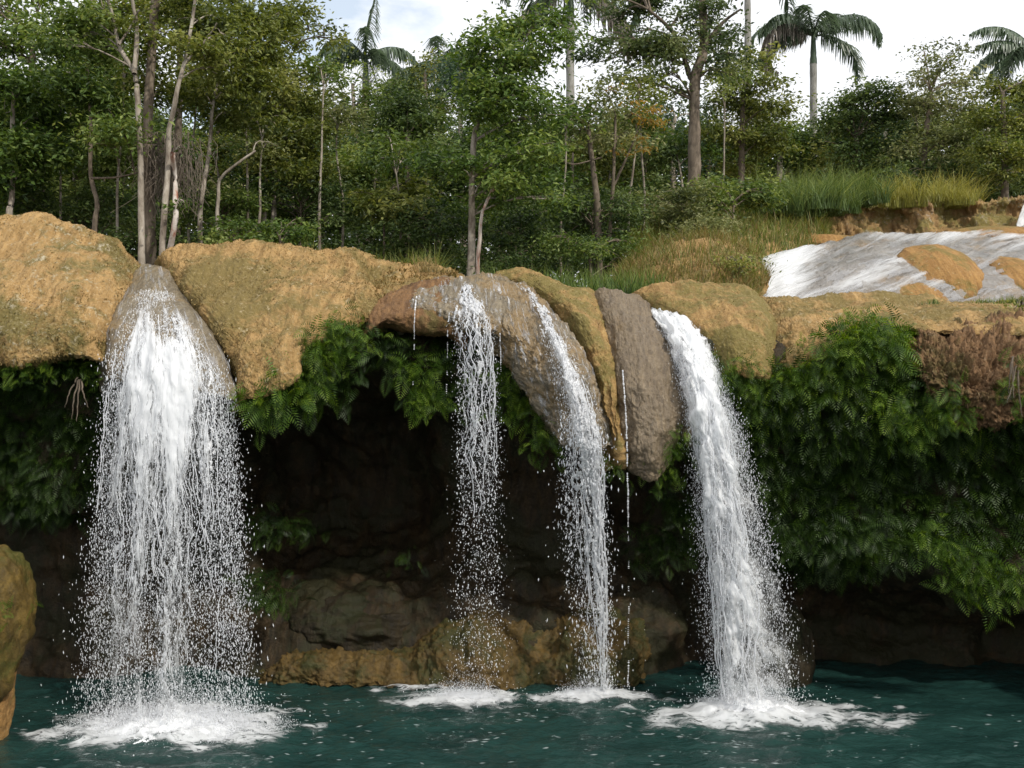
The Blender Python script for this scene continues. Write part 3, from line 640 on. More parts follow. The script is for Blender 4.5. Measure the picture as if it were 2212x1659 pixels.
def soft_foam(cx, cy, rx, ry, seed, parent, top=1.0):
    X, Y = grid_xy(cx-rx*1.6, cx+rx*1.6, cy-ry*1.6, cy+ry*1.6, .02)
    e = np.hypot((X-cx)/rx, (Y-cy)/ry)+.5*fbm(X*1.6+seed, Y*2.4, 0*X, 3)
    Z = wave(X, Y)+.012+.05*np.clip(1-e, 0, 1)+.012*fbm(X*9, Y*13, 0*X+seed, 3)
    D = np.clip(1.15-e, 0, 1)**.8*top*(.8+.7*fbm(X*4+seed, Y*8, 0*X, 3)); b_ = sstep(0, .1, 1-np.abs((X-cx)/rx/1.6))*sstep(0, .1, 1-np.abs((Y-cy)/ry/1.6))
    soft_obj('foam', np.stack([X, Y, Z], -1), np.stack([X, Y], -1), D*b_, M_softfoam, parent)
def foam(cx, cy, rx, ry, seed, parent, label=None, power=1.0, rise=.08, extra=None, s=.0105, mat=None):
    X, Y = grid_xy(cx-rx*1.9, cx+rx*1.9, cy-ry*1.9, cy+ry*1.9, s)
    Y = Y+0*X
    e = np.hypot((X-cx)/rx, (Y-cy)/ry)+.42*fbm(X*1.8+seed, Y*2.6, 0*X, 3)
    D = np.clip(1.35-e, 0, 1)**power*1.4
    D = D*(.75+.5*fbm(X*3, Y*6, 0*X+seed, 3))+np.clip(.20-.12*e, 0, 1)*(e < 1.7)
    if extra: D = D+extra(X, Y)
    q = .5+.5*np.clip(fbm(X*12+seed, Y*22, 0*X+seed, 4, .7)*1.25+.35*(1-3*np.abs(noise3(X*5, Y*10, 0*X+seed)))-.12, -1, 1)
    q = rank(q); keep = q > 1-np.clip(D, 0, 1)
    Z = wave(X, Y)+.006+rise*np.clip(1.1-e, 0, 1)*(.55+.8*fbm(X*5, Y*6, 0*X+seed, 4))+(.02+rise*.35*fbm(X*18, Y*22, 0*X+seed, 3))*(q-.3)*np.clip(D*2, 0, 1)
    k = (keep[:-1, :-1].astype(int)+keep[1:, :-1]+keep[:-1, 1:]+keep[1:, 1:]) >= 3
    V, F = compact(np.stack([X, Y, Z], -1).reshape(-1, 3), quads(*X.shape)[k.ravel()])
    o = mesh('foam', V, F, mat or M_foam, parent)
    return o
def sstep(a, b, x): t_ = np.clip((x-a)/(b-a), 0, 1); return t_*t_*(3-2*t_)
grpF = None
# --- fall one (widest)
T = thing('waterfall', 'widest waterfall, a white curtain fanning out between the two tan mounds at left', 'waterfall', W(370, 1560, 10.55))
T.location = (0, 0, 0)
F1 = [
 [(312, 600, 12.45), (268, 700, 11.35), (238, 790, 11.0), (220, 950, 10.8), (205, 1150, 10.7), (190, 1350, 10.65), (178, 1560, 10.6)],
 [(318, 590, 12.45), (300, 700, 11.2), (285, 790, 10.8), (270, 950, 10.6), (262, 1150, 10.5), (255, 1350, 10.45), (250, 1585, 10.4)],
 [(325, 588, 12.4), (335, 700, 11.05), (335, 790, 10.7), (330, 950, 10.5), (328, 1150, 10.4), (325, 1350, 10.35), (322, 1595, 10.3)],
 [(335, 590, 12.4), (375, 700, 11.1), (390, 790, 10.7), (398, 950, 10.5), (400, 1150, 10.4), (402, 1350, 10.35), (404, 1595, 10.3)],
 [(345, 595, 12.4), (415, 710, 11.2), (450, 800, 10.75), (462, 950, 10.55), (470, 1150, 10.45), (475, 1350, 10.4), (480, 1590, 10.35)],
 [(352, 605, 12.4), (445, 735, 11.35), (495, 840, 10.95), (512, 980, 10.75), (522, 1150, 10.65), (535, 1350, 10.6), (550, 1560, 10.55)]]
parts = []
for k in range(4):
    cls = [[(px, py, Y_+.10*k-.12) for px, py, Y_ in c] for c in F1]
    def dens(U, V_, x, s, k=k):
        core = np.exp(-((U-.42)/.30)**4)
        d_ = (.11+.56*core)*(1-.56*sstep(.36, .85, V_))*(1+.5*noise3(U*7, V_*2.5, 0*U+k*.15+30))+.30*sstep(.12, .25, V_)*(1-sstep(.35, .6, V_))*core
        top = sstep(.02, .16, V_+.06*noise3(U*6, V_*3, 0*U+k))
        v = 1-.95*np.exp(-((U-.5-.05*noise3(V_*20, 0*V_, 0*V_))/(.16-.25*V_).clip(.04))**2)*(1-sstep(.17, .32, V_))     # tongue of bare rock in the middle at the top
        edge = sstep(-.02, .22, U)*sstep(-.02, .2, 1-U)
        strand = .75+.5*noise3(U*9, V_*.8, 0*U+k*2.)+sstep(.3, .8, V_)*(1.5*noise3(U*8, V_*1.05, 0*U+40+k*.3)-.05)
        return np.clip(d_*top*v*strand*edge*(1.0 if k < 2 else .7), 0, .97)
    if k == 1: parts.append(lacy(cls, 260, 680, lambda U, V_, x, s: dens(U, V_, x, s)*.42, 24, 3.4, 1.3, thick=.02))
    soft_sheet('water_veil', cls, 120, 260, lambda U, V_, x, s: dens(U, V_, x, s)*(.90 if k == 0 else .66), soft_mat('white_water_%d' % k, 26-3*k, 3.2+.5*k, seed=3.*k, ridge=.75), T, 2.+k)
parts += strands(F1, 60, (.003, .008), (.12, .5), (.6, 1.), lambda: float(np.clip(rng.normal(.47, .20), .05, .95)), seed=3., brk=.62, wob=.09)
V, F = merge(parts); mesh('water_curtain', V, F, M_fall, T)
C1 = np.array([[W(*p) for p in c] for c in F1])
def spray(C, n, vmin=.2, vmax=1., side=1.0, rmin=.0024, rmax=.0062, sd=.06, spread=0.03, st=(1.2, 4.5), ulist=None):
    nu, nv = C.shape[:2]
    u = rng.uniform(0, 1, n) if ulist is None else ulist(n); v = rng.uniform(vmin**1.3, vmax, n)
    P = resample(C, np.array([0.]), np.array([0.])) if False else None
    iu = u*(nu-1); iv = v*(nv-1); a = np.minimum(iu.astype(int), nu-2); b_ = np.minimum(iv.astype(int), nv-2); fu = (iu-a)[:, None]; fv = (iv-b_)[:, None]
    P = (C[a, b_]*(1-fu)+C[a+1, b_]*fu)*(1-fv)+(C[a, b_+1]*(1-fu)+C[a+1, b_+1]*fu)*fv
    P = P+rng.normal(size=(n, 3))*np.array([spread, sd, .03])*(.4+v[:, None]*1.4)
    P[:, 2] = np.maximum(P[:, 2], .02)
    return drops(P, rng.uniform(rmin, rmax, n)**1.0, rng.uniform(*st, n), rng.normal(0, .12, n))
V, F = merge([spray(C1, 30000, .12, 1., rmin=.0014, rmax=.004, sd=.1), spray(C1, 7000, .3, 1., ulist=lambda n: rng.uniform(0, 1, n)), spray(C1, 3200, .3, 1, spread=.09, ulist=lambda n: np.where(rng.random(n) < .55, rng.beta(1, 6, n), 1-rng.beta(1, 7, n))),
              ground_drops(FOOTS[0][0], 10.5, .5, .3, 900, .35)])
o = mesh('spray', V, F, M_fall, T, smooth=False); tag(o, kind='stuff')
foam(FOOTS[0][0]-.03, 10.42, .72, .36, 1.5, T, power=.8, rise=.10)
soft_foam(FOOTS[0][0]-.03, 10.42, 1.28*1.05, .68*1.05, 2.5, T)
mist('fine_spray', T, FOOTS[0][0], 10.45, 1.15, .5, .13, 45000)
# --- fall two (lacy)
T = thing('waterfall', 'thin lacy waterfall left of centre breaking into loose drops', 'waterfall')
F2 = [
 [(1000, 612, 12.4), (985, 660, 11.6), (978, 710, 11.25), (985, 800, 11.3), (990, 900, 11.3), (985, 1000, 11.3), (988, 1120, 11.35), (985, 1300, 11.35), (985, 1480, 11.4)],
 [(1008, 608, 12.4), (1005, 660, 11.5), (1012, 710, 11.15), (1018, 800, 11.15), (1020, 900, 11.2), (1022, 1000, 11.2), (1022, 1120, 11.25), (1020, 1300, 11.3), (1022, 1490, 11.35)],
 [(1016, 608, 12.4), (1028, 660, 11.5), (1040, 700, 11.2), (1048, 800, 11.2), (1050, 900, 11.2), (1052, 1000, 11.2), (1050, 1120, 11.25), (1055, 1300, 11.3), (1055, 1490, 11.35)],
 [(1022, 612, 12.4), (1048, 665, 11.6), (1062, 710, 11.35), (1068, 800, 11.3), (1072, 900, 11.3), (1074, 1000, 11.3), (1075, 1120, 11.35), (1085, 1300, 11.4), (1090, 1480, 11.4)]]
parts = []
for k in range(3):
    cls = [[(px, py, Y_+.06*k-.06) for px, py, Y_ in c] for c in F2]
    def dens(U, V_, x, s, k=k):
        return np.clip(sstep(0, .05, V_)*(.50*(1-sstep(.08, .24, V_))+.17*(1-sstep(.28, .55, V_))+.025*(1-sstep(.55, .95, V_)))*(.6+.4*np.exp(-((U-.5)/.3)**2))*sstep(0, .1, U)*sstep(0, .1, 1-U)*(1.1 if k < 1 else .75), 0, 1)
    parts.append(lacy(cls, 110, 560, dens, 14, 3.6, 20.+k*3.3, thick=.03, ridge=.9))
parts = parts[:1]
parts += strands(F2, 22, (.003, .007), (.05, .3), (.5, .75), seed=8., wob=.35, brk=.3)
V, F = merge(parts); mesh('water_curtain', V, F, M_fall, T)
soft_sheet('water_veil', F2, 60, 240, lambda U, V_, x, s: dens(U, V_, x, s)*1.25, soft_mat('lace_water', 20, 5.5, seed=9., ridge=.95, w_=.1), T, 9.)
C2 = np.array([[W(*p) for p in c] for c in F2])
V, F = merge([spray(C2, 5000, .12, 1., rmin=.0014, rmax=.0035, sd=.1, spread=.05), spray(C2, 850, .45, .97, sd=.08, spread=.03, rmin=.003, rmax=.009, st=(.8, 2.6)), ground_drops(FOOTS[1][0], 11.35, .3, .15, 200, .16)])
o = mesh('spray', V, F, M_fall, T, smooth=False); tag(o, kind='stuff')
foam(FOOTS[1][0]-.05, 11.32, .30, .14, 7.7, T, power=1.1, rise=.07)
soft_foam(FOOTS[1][0]-.05, 11.30, .72*1.05, .34*1.05, 6.7, T)
mist('fine_spray', T, FOOTS[1][0]-.03, 11.33, .55, .2, .07, 14000)
soft_foam(W(880, 1490, 11.7)[0], 11.72, .5, .12, 9.9, T, .7)
# --- fall three (arching)
T = thing('waterfall', 'slender white waterfall arching over the big pitted grey dome at centre', 'waterfall')
F3 = [
 [(1108, 612, 12.75), (1140, 652, 12.0), (1170, 720, 11.25), (1196, 800, 10.98), (1212, 880, 10.88), (1218, 960, 10.88), (1212, 1060, 11.1), (1220, 1200, 11.25), (1245, 1350, 11.35), (1260, 1485, 11.45)],
 [(1120, 612, 12.7), (1155, 655, 11.95), (1190, 725, 11.15), (1216, 800, 10.9), (1240, 880, 10.8), (1250, 960, 10.8), (1252, 1060, 11.0), (1262, 1200, 11.2), (1282, 1350, 11.3), (1292, 1490, 11.4)],
 [(1132, 615, 12.7), (1170, 662, 11.95), (1205, 730, 11.2), (1238, 800, 10.95), (1262, 880, 10.82), (1278, 960, 10.82), (1285, 1060, 11.0), (1290, 1200, 11.15), (1300, 1350, 11.3), (1302, 1490, 11.4)],
 [(1142, 620, 12.75), (1185, 672, 12.0), (1222, 742, 11.25), (1260, 810, 11.05), (1285, 890, 10.95), (1300, 960, 10.92), (1306, 1060, 11.05), (1310, 1200, 11.2), (1315, 1350, 11.35), (1318, 1485, 11.45)]]
parts = []
for k in range(3):
    cls = [[(px, py, Y_+(.03 if V_i < 6 else .06)*k-.04-(.03 if V_i < 6 else 0)) for V_i, (px, py, Y_) in enumerate(c)] for c in F3]
    def dens(U, V_, x, s, k=k):
        core = np.exp(-((U-(.52+.16*sstep(.5, .8, V_)+.05*np.sin(V_*9)))/(.27-.05*V_))**2)
        d_ = core*(.18+.55*sstep(.05, .18, V_)-.30*sstep(.5, .66, V_)-.26*sstep(.66, .95, V_))
        fr = (.06+.05*V_)*(1-sstep(.6, .9, V_))
        return np.clip((d_+fr)*(1. if k < 1 else .7)*sstep(0, .1, U)*sstep(0, .08, 1-U), 0, 1)
    parts.append(lacy(cls, 110, 640, dens, 19, 3.6, 40.+k*3.3, thick=.02, ridge=.7, vary=.01))
parts = parts[:1]
parts += strands(F3, 34, (.003, .008), (.35, .5), (.75, 1.), lambda: float(np.clip(rng.normal(.66, .22), .02, .98)), seed=12., wob=.2, depth=.05, brk=.3)
V, F = merge(parts); mesh('water_curtain', V, F, M_fall, T)
soft_sheet('water_veil', F3, 60, 260, lambda U, V_, x, s: dens(U, V_, x, s)*1.05, soft_mat('arching_water', 34, 3., seed=11., ridge=.75), T, 11., .01)
C3 = np.array([[W(*p) for p in c] for c in F3])
V, F = merge([spray(C3, 7000, .3, 1., rmin=.0014, rmax=.0035, sd=.08, spread=.04), spray(C3, 900, .55, 1., sd=.06, spread=.03, rmin=.003, rmax=.010), spray(C3, 250, .6, 1., sd=.06, spread=.14, rmin=.003, rmax=.009), ground_drops(FOOTS[2][0], 11.45, .25, .1, 150, .12)])
o = mesh('spray', V, F, M_fall, T, smooth=False); tag(o, kind='stuff')
foam(FOOTS[2][0]-.18, 11.45, .35, .09, 13.1, T, power=1.1, rise=.05)
soft_foam(FOOTS[2][0]-.18, 11.43, .72*1.05, .2*1.05, 12.1, T)
mist('fine_spray', T, FOOTS[2][0]-.1, 11.45, .5, .13, .06, 10000)
# --- fall four (thick right)
T = thing('waterfall', 'thick foaming waterfall at right pouring between the wet dome and the striped mound', 'waterfall')
F4 = [
 [(1392, 660, 13.2), (1425, 710, 12.2), (1455, 780, 11.6), (1478, 860, 11.3), (1494, 960, 11.15), (1508, 1080, 11.1), (1520, 1200, 11.05), (1530, 1350, 11.0), (1545, 1500, 11.0)],
 [(1405, 658, 13.2), (1448, 705, 12.0), (1482, 780, 11.35), (1502, 860, 11.05), (1520, 960, 10.95), (1535, 1080, 10.9), (1548, 1200, 10.9), (1560, 1350, 10.85), (1575, 1520, 10.8)],
 [(1430, 660, 13.2), (1478, 700, 12.0), (1510, 780, 11.3), (1532, 860, 11.0), (1552, 960, 10.9), (1570, 1080, 10.85), (1585, 1200, 10.8), (1598, 1350, 10.8), (1612, 1520, 10.8)],
 [(1450, 668, 13.2), (1508, 715, 12.1), (1540, 790, 11.45), (1560, 870, 11.15), (1582, 960, 11.0), (1602, 1080, 10.95), (1622, 1200, 10.9), (1640, 1350, 10.9), (1655, 1510, 10.9)],
 [(1462, 678, 13.2), (1522, 730, 12.2), (1552, 800, 11.6), (1576, 880, 11.3), (1602, 960, 11.2), (1632, 1080, 11.15), (1668, 1200, 11.1), (1700, 1350, 11.1), (1715, 1500, 11.1)]]
parts = []
for k in range(4):
    cls = [[(px, py, Y_+.08*k-.1) for px, py, Y_ in c] for c in F4]
    def dens(U, V_, x, s, k=k):
        core = sstep(.02, .12+.16*sstep(.3, .8, V_), U+.06*noise3(U*3, V_*14, 0*U+5))*(1-sstep(.55+.08*np.sin(V_*8), .90, U))
        d_ = core*(.84-.12*sstep(.12, .3, V_)-.36*sstep(.3, .85, V_))*(.85+.55*noise3(U*5, V_*5, 0*U+k*.2))+.12*sstep(.3, .5, V_)*sstep(.5, .7, U)
        return np.clip(d_*(1. if k < 2 else .8)*sstep(-.02, .03, V_)*sstep(0, .04, 1-U), 0, .98)
    if k == 1: parts.append(lacy(cls, 170, 620, lambda U, V_, x, s: dens(U, V_, x, s)*.35, 20, 7., 60., thick=.03, ridge=.35, vary=.03))
    soft_sheet('water_veil', cls, 110, 260, lambda U, V_, x, s: dens(U, V_, x, s)*(.80 if k == 0 else .60), soft_mat('tumbling_water_%d' % k, 13+2*k, 4.5+.5*k, seed=5.*k+1, ridge=.3, w_=.2), T, 6.+k, .07)
parts += strands(F4, 50, (.005, .011), (.2, .4), (.7, 1.), lambda: float(rng.uniform(.02, .75)), seed=16., wob=.15, brk=.4)
V, F = merge(parts); mesh('water_curtain', V, F, M_fall, T)
C4 = np.array([[W(*p) for p in c] for c in F4])
V, F = merge([spray(C4, 26000, .15, 1., rmin=.0014, rmax=.004, sd=.1, spread=.06), spray(C4, 2600, .3, 1., sd=.08, spread=.04), spray(C4, 1500, .4, 1., sd=.08, spread=.06, ulist=lambda n: 1-rng.beta(1.2, 4, n)), ground_drops(FOOTS[3][0]+.1, 11.05, .4, .2, 500, .22)])
o = mesh('spray', V, F, M_fall, T, smooth=False); tag(o, kind='stuff')
foam(FOOTS[3][0]+.15, 10.85, .62, .24, 17.3, T, power=1., rise=.12)
soft_foam(FOOTS[3][0]+.2, 10.8, 1.4*1.05, .5*1.05, 16.3, T)
mist('fine_spray', T, FOOTS[3][0]+.05, 10.95, .6, .3, .13, 26000)
# --- trickles
def trickle(label, pts, n, wob=.01, w_=.007, gaps=.25):
    C = crom(np.array([W(*p) for p in pts]), n)
    t_ = np.arange(n); C[:, 0] += wob*fbm(t_*.07, 0*t_+pts[0][0], 0*t_, 3)
    r = w_*(.6+.9*rng.random(n)); keep = (noise3(t_*.12, 0*t_+pts[0][0]*.37, 0*t_) > -.5+gaps*1.2*t_/n)
    V, F = drops(C[keep], r[keep], np.full(keep.sum(), np.linalg.norm(C[1]-C[0])/.007*.75*rng.uniform(.6, 1.6, keep.sum())))
    o = mesh('trickle', V, F, M_fall, smooth=False)
    tag(o, label, 'trickle', 'thin trickles off the lip')
trickle('thin trickle falling from the brown hood, leftmost of the trickles', [(900, 640, 11.8), (896, 680, 11.35), (893, 800, 11.3), (888, 950, 11.3), (882, 1250, 11.3)], 160, gaps=1.)
trickle('thin trickle just left of the lacy waterfall', [(975, 660, 11.6), (968, 700, 11.3), (966, 800, 11.3), (962, 1000, 11.3), (960, 1400, 11.3)], 170, gaps=1.)
trickle('long straight trickle from the tip of the brownish wet dome', [(1345, 800, 11.05), (1352, 900, 10.88), (1355, 1000, 10.85), (1358, 1200, 10.85), (1357, 1480, 11.0)], 300, gaps=.4, w_=.009)
trickle('faint trickle off the left flank of the pitted dome', [(1080, 720, 11.4), (1082, 800, 11.4), (1084, 950, 11.4)], 60, gaps=.8)
# --- thin film and streaks on the upper slope
T = thing('upper_cascade', 'shallow white cascade spreading over the grey slope upstream at right', 'cascade')
nu, nv = GJ.shape[:2]
sub = GJ[20:nu-10, 12:int(nv*.86)]; C = sub[::10, ::8]
G = crom(C, 700); G = crom(G.transpose(1, 0, 2), 340).transpose(1, 0, 2); n_ = normals(G); n_ = n_*np.sign(n_[..., 2:3])
px_, py_ = project(G)
acr = py_*.90+px_*.40+14*noise3(px_*.008, py_*.02, 0*px_); alg = px_*.90-py_*.43
edge = sstep(0, .04, np.linspace(0, 1, 700))[:, None]*sstep(0, .04, 1-np.linspace(0, 1, 700))[:, None]*np.ones((1, 340))
leftpool = (1-sstep(1680, 1800, px_+(py_-600)*.5))*sstep(1590, 1625, px_); topb = np.exp(-((py_-514-(px_-1900)*-.02)/12)**2)*sstep(1840, 1920, px_)
st_ = np.exp(-((acr-1288)/14)**2)+.8*np.exp(-((acr-1332)/7)**2)+.7*np.exp(-((acr-1362)/9)**2)
D = (-.06+.34*noise3(px_*.006, py_*.02, 0*px_+3)+.86*leftpool+.32*topb+.36*st_).clip(.02)*edge*sstep(1595, 1665, px_+.5*(600-py_)+22*noise3(px_*.05, py_*.08, 0*px_+6))
for k_, (of, mul, sx, sy) in enumerate(((.03, 1., 2.2, 22.), (.045, .72, 3., 30.))):
    P = G+n_*(of+.012*fbm(alg*.02, acr*.2, 0*px_+k_, 3))[..., None]
    soft_obj('water_sheet', P, np.stack([alg*.0075, acr*.0075], -1), np.clip(D*mul, 0, 1), soft_mat('shallow_water_%d' % k_, sx, sy, seed=7.*k_, ridge=.3, w_=.3, amax=.8), T)
q = rank(fbm(alg*.014, acr*.10+50, 0*px_, 4, .6)); keep = q > .5; keep[0] = False; keep[-1] = False
k = (keep[:-1, :-1].astype(int)+keep[1:, :-1]+keep[:-1, 1:]+keep[1:, 1:]) >= 3
V, F = compact((G+n_*.02).reshape(-1, 3), quads(*q.shape)[k.ravel()]); mesh('water_film', V, F, M_film, T)
T = thing('small_waterfall', 'small distant white waterfall over the back rock step at the right edge', 'waterfall')
cls = [[(2200, 438, 22.9), (2190, 462, 22.4), (2178, 495, 22.0)], [(2212, 436, 22.8), (2203, 462, 22.3), (2194, 495, 21.9)], [(2232, 434, 22.8), (2222, 462, 22.3), (2212, 495, 21.9)]]
soft_sheet('water_curtain', cls, 40, 40, lambda U, V_, x, s: .62*sstep(-.1, .25, U)+0*V_, soft_mat('far_water', 16, 2.2, seed=21., ridge=.3, w_=.2), T, 4., .02).location.y = -.3

# ------------------------------------------------------------------ foliage builders
def leaves(P, size, droop=.35, wid=.42, dirs=None, up=.6):
    """rhombic leaves at points P; returns V,F"""
    n = len(P); size = np.broadcast_to(size, (n,))
    a = rng.uniform(0, 2*np.pi, n)
    D = np.stack([np.cos(a), np.sin(a), rng.normal(-droop, .45, n)], 1)
    if dirs is not None: D = D*.6+dirs
    D /= np.linalg.norm(D, axis=1)[:, None]
    nn = rng.normal(size=(n, 3))*.6+np.array([0, 0, up]); s = np.cross(D, nn); s /= np.linalg.norm(s, axis=1)[:, None]+1e-9
    k = np.cross(s, D)
    L_ = size[:, None]
    V = np.stack([P, P+D*L_*.5+s*L_*wid*.5+k*L_*.06, P+D*L_-k*L_*.05, P+D*L_*.5-s*L_*wid*.5+k*L_*.06], 1)
    return V.reshape(-1, 3), np.arange(4*n).reshape(n, 4)
def clump_points(c, r, n, per=22, sub=.16):
    m = max(2, n//per)
    d_ = rng.normal(size=(m, 3)); d_ = d_/np.linalg.norm(d_, axis=1)[:, None]*(np.abs(rng.normal(.62, .38, m))[:, None])
    sc = np.array(c)+d_*np.array(r); wt = rng.gamma(1.2, 1, m); wt /= wt.sum()
    idx = rng.choice(m, n, p=wt); ss = rng.uniform(.6, 1.7, m)[idx][:, None]
    P = sc[idx]+rng.normal(size=(n, 3))*np.array([1.15, 1.15, .42])*sub*ss
    t_ = rng.normal(0, 1, m)[idx]
    dirs = (d_*np.array([.6, .6, .2]))[idx]
    return P, t_, dirs
def tube(pts, r0, r1, seg=7, wob=.02, n=None):
    pts = np.array(pts, float); n = n or max(6, 5*len(pts)); C = crom(pts, n)
    t_ = np.linspace(0, 1, n)
    C[1:, :2] += (wob*fbm(t_[1:, None]*6+pts[0, 0], np.array([[0, 5.]])+pts[0, 1], 0*t_[1:, None], 3))
    T_ = np.gradient(C, axis=0); T_ /= np.linalg.norm(T_, axis=1)[:, None]+1e-9
    ref = np.where(np.abs(T_[:, 2:3]) > .9, np.array([[0, 1, 0.]]), np.array([[0, 0, 1.]]))
    a = np.cross(T_, ref); a /= np.linalg.norm(a, axis=1)[:, None]; b_ = np.cross(T_, a)
    r = (r0+(r1-r0)*t_)*(1+.08*rng.normal(size=n)*(.5))
    th = np.linspace(0, 2*np.pi, seg, endpoint=False)
    V = C[:, None]+r[:, None, None]*(np.cos(th)[None, :, None]*a[:, None]+np.sin(th)[None, :, None]*b_[:, None])
    F = []
    i, j = np.meshgrid(np.arange(n-1), np.arange(seg), indexing='ij')
    F = np.stack([i*seg+j, i*seg+(j+1) % seg, (i+1)*seg+(j+1) % seg, (i+1)*seg+j], -1).reshape(-1, 4)
    return V.reshape(-1, 3), F
def ground_z(x, Y): return 4.72+.045*(Y-13) if Y < 60 else 7.4
def tree(name, label, Y, trunks, clumps, leaf='mid', bark=B_brown, size=.075, r=.07, dens=1., group=None, cat='tree', sub=.14, extra=None, droop=.35, wid=.42):
    """trunks: list of (pixel polyline base->top, radius, [radius top]); clumps: (px,py,rx_px,ry_px[,n,dY])"""
    base = W(*trunks[0][0][0], Y) if trunks else W(clumps[0][0], clumps[0][1], Y)
    T = thing(name, label, cat, group=group)
    tp = []; spine = []
    for tr in trunks:
        pts, rr = tr[0], tr[1]; r1 = tr[2] if len(tr) > 2 else rr*.45
        dy = rng.uniform(-.15, .15, len(pts)); dy[0] = 0
        P = [np.array(W(px, py, Y+dy[i])) for i, (px, py) in enumerate(pts)]
        if tr is trunks[0] or (len(tr) > 3):
            g = ground_z(P[0][0], Y); 
            if P[0][2] > g: P = [np.array([P[0][0]+.03, Y, g-.15])]+P
        P = np.array(P); tp.append(tube(P, rr, r1)); spine.append(crom(P, 24))
    Vl, Fl, tl = [], [], []
    ntot = 0
    for c in clumps:
        px, py, rx, ry = c[:4]; n = int((c[4] if len(c) > 4 else rx*ry*.52)*dens); dY = c[5] if len(c) > 5 else rng.uniform(-.6, .8)
        ctr = np.array(W(px, py, Y+dY)); R = np.array([rx/FP*Y, .8*(rx/FP*Y), ry/FP*Y])
        P, tt, dr = clump_points(ctr, R, n, sub=sub)
        V, F = leaves(P, rng.uniform(.7, 1.5, n)*size*1.12, droop, wid, dirs=dr)
        Vl.append(V); Fl.append(F+ntot*4); ntot += n
        tl.append(np.clip(.45+.22*tt+.15*rng.normal(size=n)+.15*rng.normal(), 0, 1))
        if spine:
            A = np.concatenate(spine); dd = np.linalg.norm(A-ctr, axis=1)+np.maximum(A[:, 2]-ctr[2]+.2, 0)*3
            s0 = A[dd.argmin()]; mid_ = (s0+ctr)/2+np.array([0, 0, .12])
            tp.append(tube([s0, mid_, ctr], max(.012, r*.28), .008, 5, .01, 8))
            for q in range(3):
                e = ctr+rng.normal(size=3)*R*.5; tp.append(tube([mid_, (mid_+e)/2+[0, 0, .05], e], max(.008, r*.14), .004, 4, .01, 6))
    if tp:
        Vs, Fs, o_ = [], [], 0
        for V, F in tp: Vs.append(V); Fs.append(F+o_); o_ += len(V)
        mesh('trunk', np.concatenate(Vs), np.concatenate(Fs), bark, T)
    if Vl: mesh('crown', np.concatenate(Vl), np.concatenate(Fl), LM[leaf], T, smooth=False, tint=np.concatenate(tl))
    if extra: extra(T)
    return T
def scat(x0, y0, x1, y1, n, r0, r1, asp=.7):
    return [(rng.uniform(x0, x1), rng.uniform(min(y0, y1), max(y0, y1)), rr, rr*asp) for rr in rng.uniform(r0, r1, n)]
def blades(P, h, w_, lean=.35, dirs=None, seg=3):
    n = len(P); h = np.broadcast_to(h, (n,))
    a = rng.uniform(0, 2*np.pi, n); D = np.stack([np.cos(a), np.sin(a), 0*a], 1)
    if dirs is not None: D = dirs
    ln = np.abs(rng.normal(lean, lean*.5, n))
    s = np.stack([-D[:, 1], D[:, 0], 0*a], 1)*w_; s = s*.4+np.array([w_*.8, 0, 0])*rng.choice([-1, 1], n)[:, None]*.7
    R = []
    for k in range(seg+1):
        t_ = k/seg; c = P+D*(ln*h*t_**1.8)[:, None]+np.array([0, 0, 1])*(h*(t_-.35*ln*t_**2.2))[:, None]
        ww = (1-t_)**.7+.02; R.append(c-s*ww*.5); R.append(c+s*ww*.5)
    V = np.stack(R, 1); F = []
    for k in range(seg): F.append(np.array([2*k, 2*k+1, 2*k+3, 2*k+2]))
    F = (np.array(F)[None]+(2*(seg+1))*np.arange(n)[:, None, None]).reshape(-1, 4)
    return V.reshape(-1, 3), F, seg
def grass(name, P, h, w_, mat, lean=.35, parent=None, label=None, cat=None, group=None, kind=None, dirs=None):
    V, F, seg = blades(P, h, w_, lean, dirs); n = len(P)
    tint = np.clip(np.repeat(.40+.24*rng.normal(size=n), seg)+np.tile(np.linspace(-.25, .3, seg), n), 0, 1)
    o = mesh(name, V, F, LM[mat], parent, smooth=False, tint=tint)
    return tag(o, label, cat, group, kind)
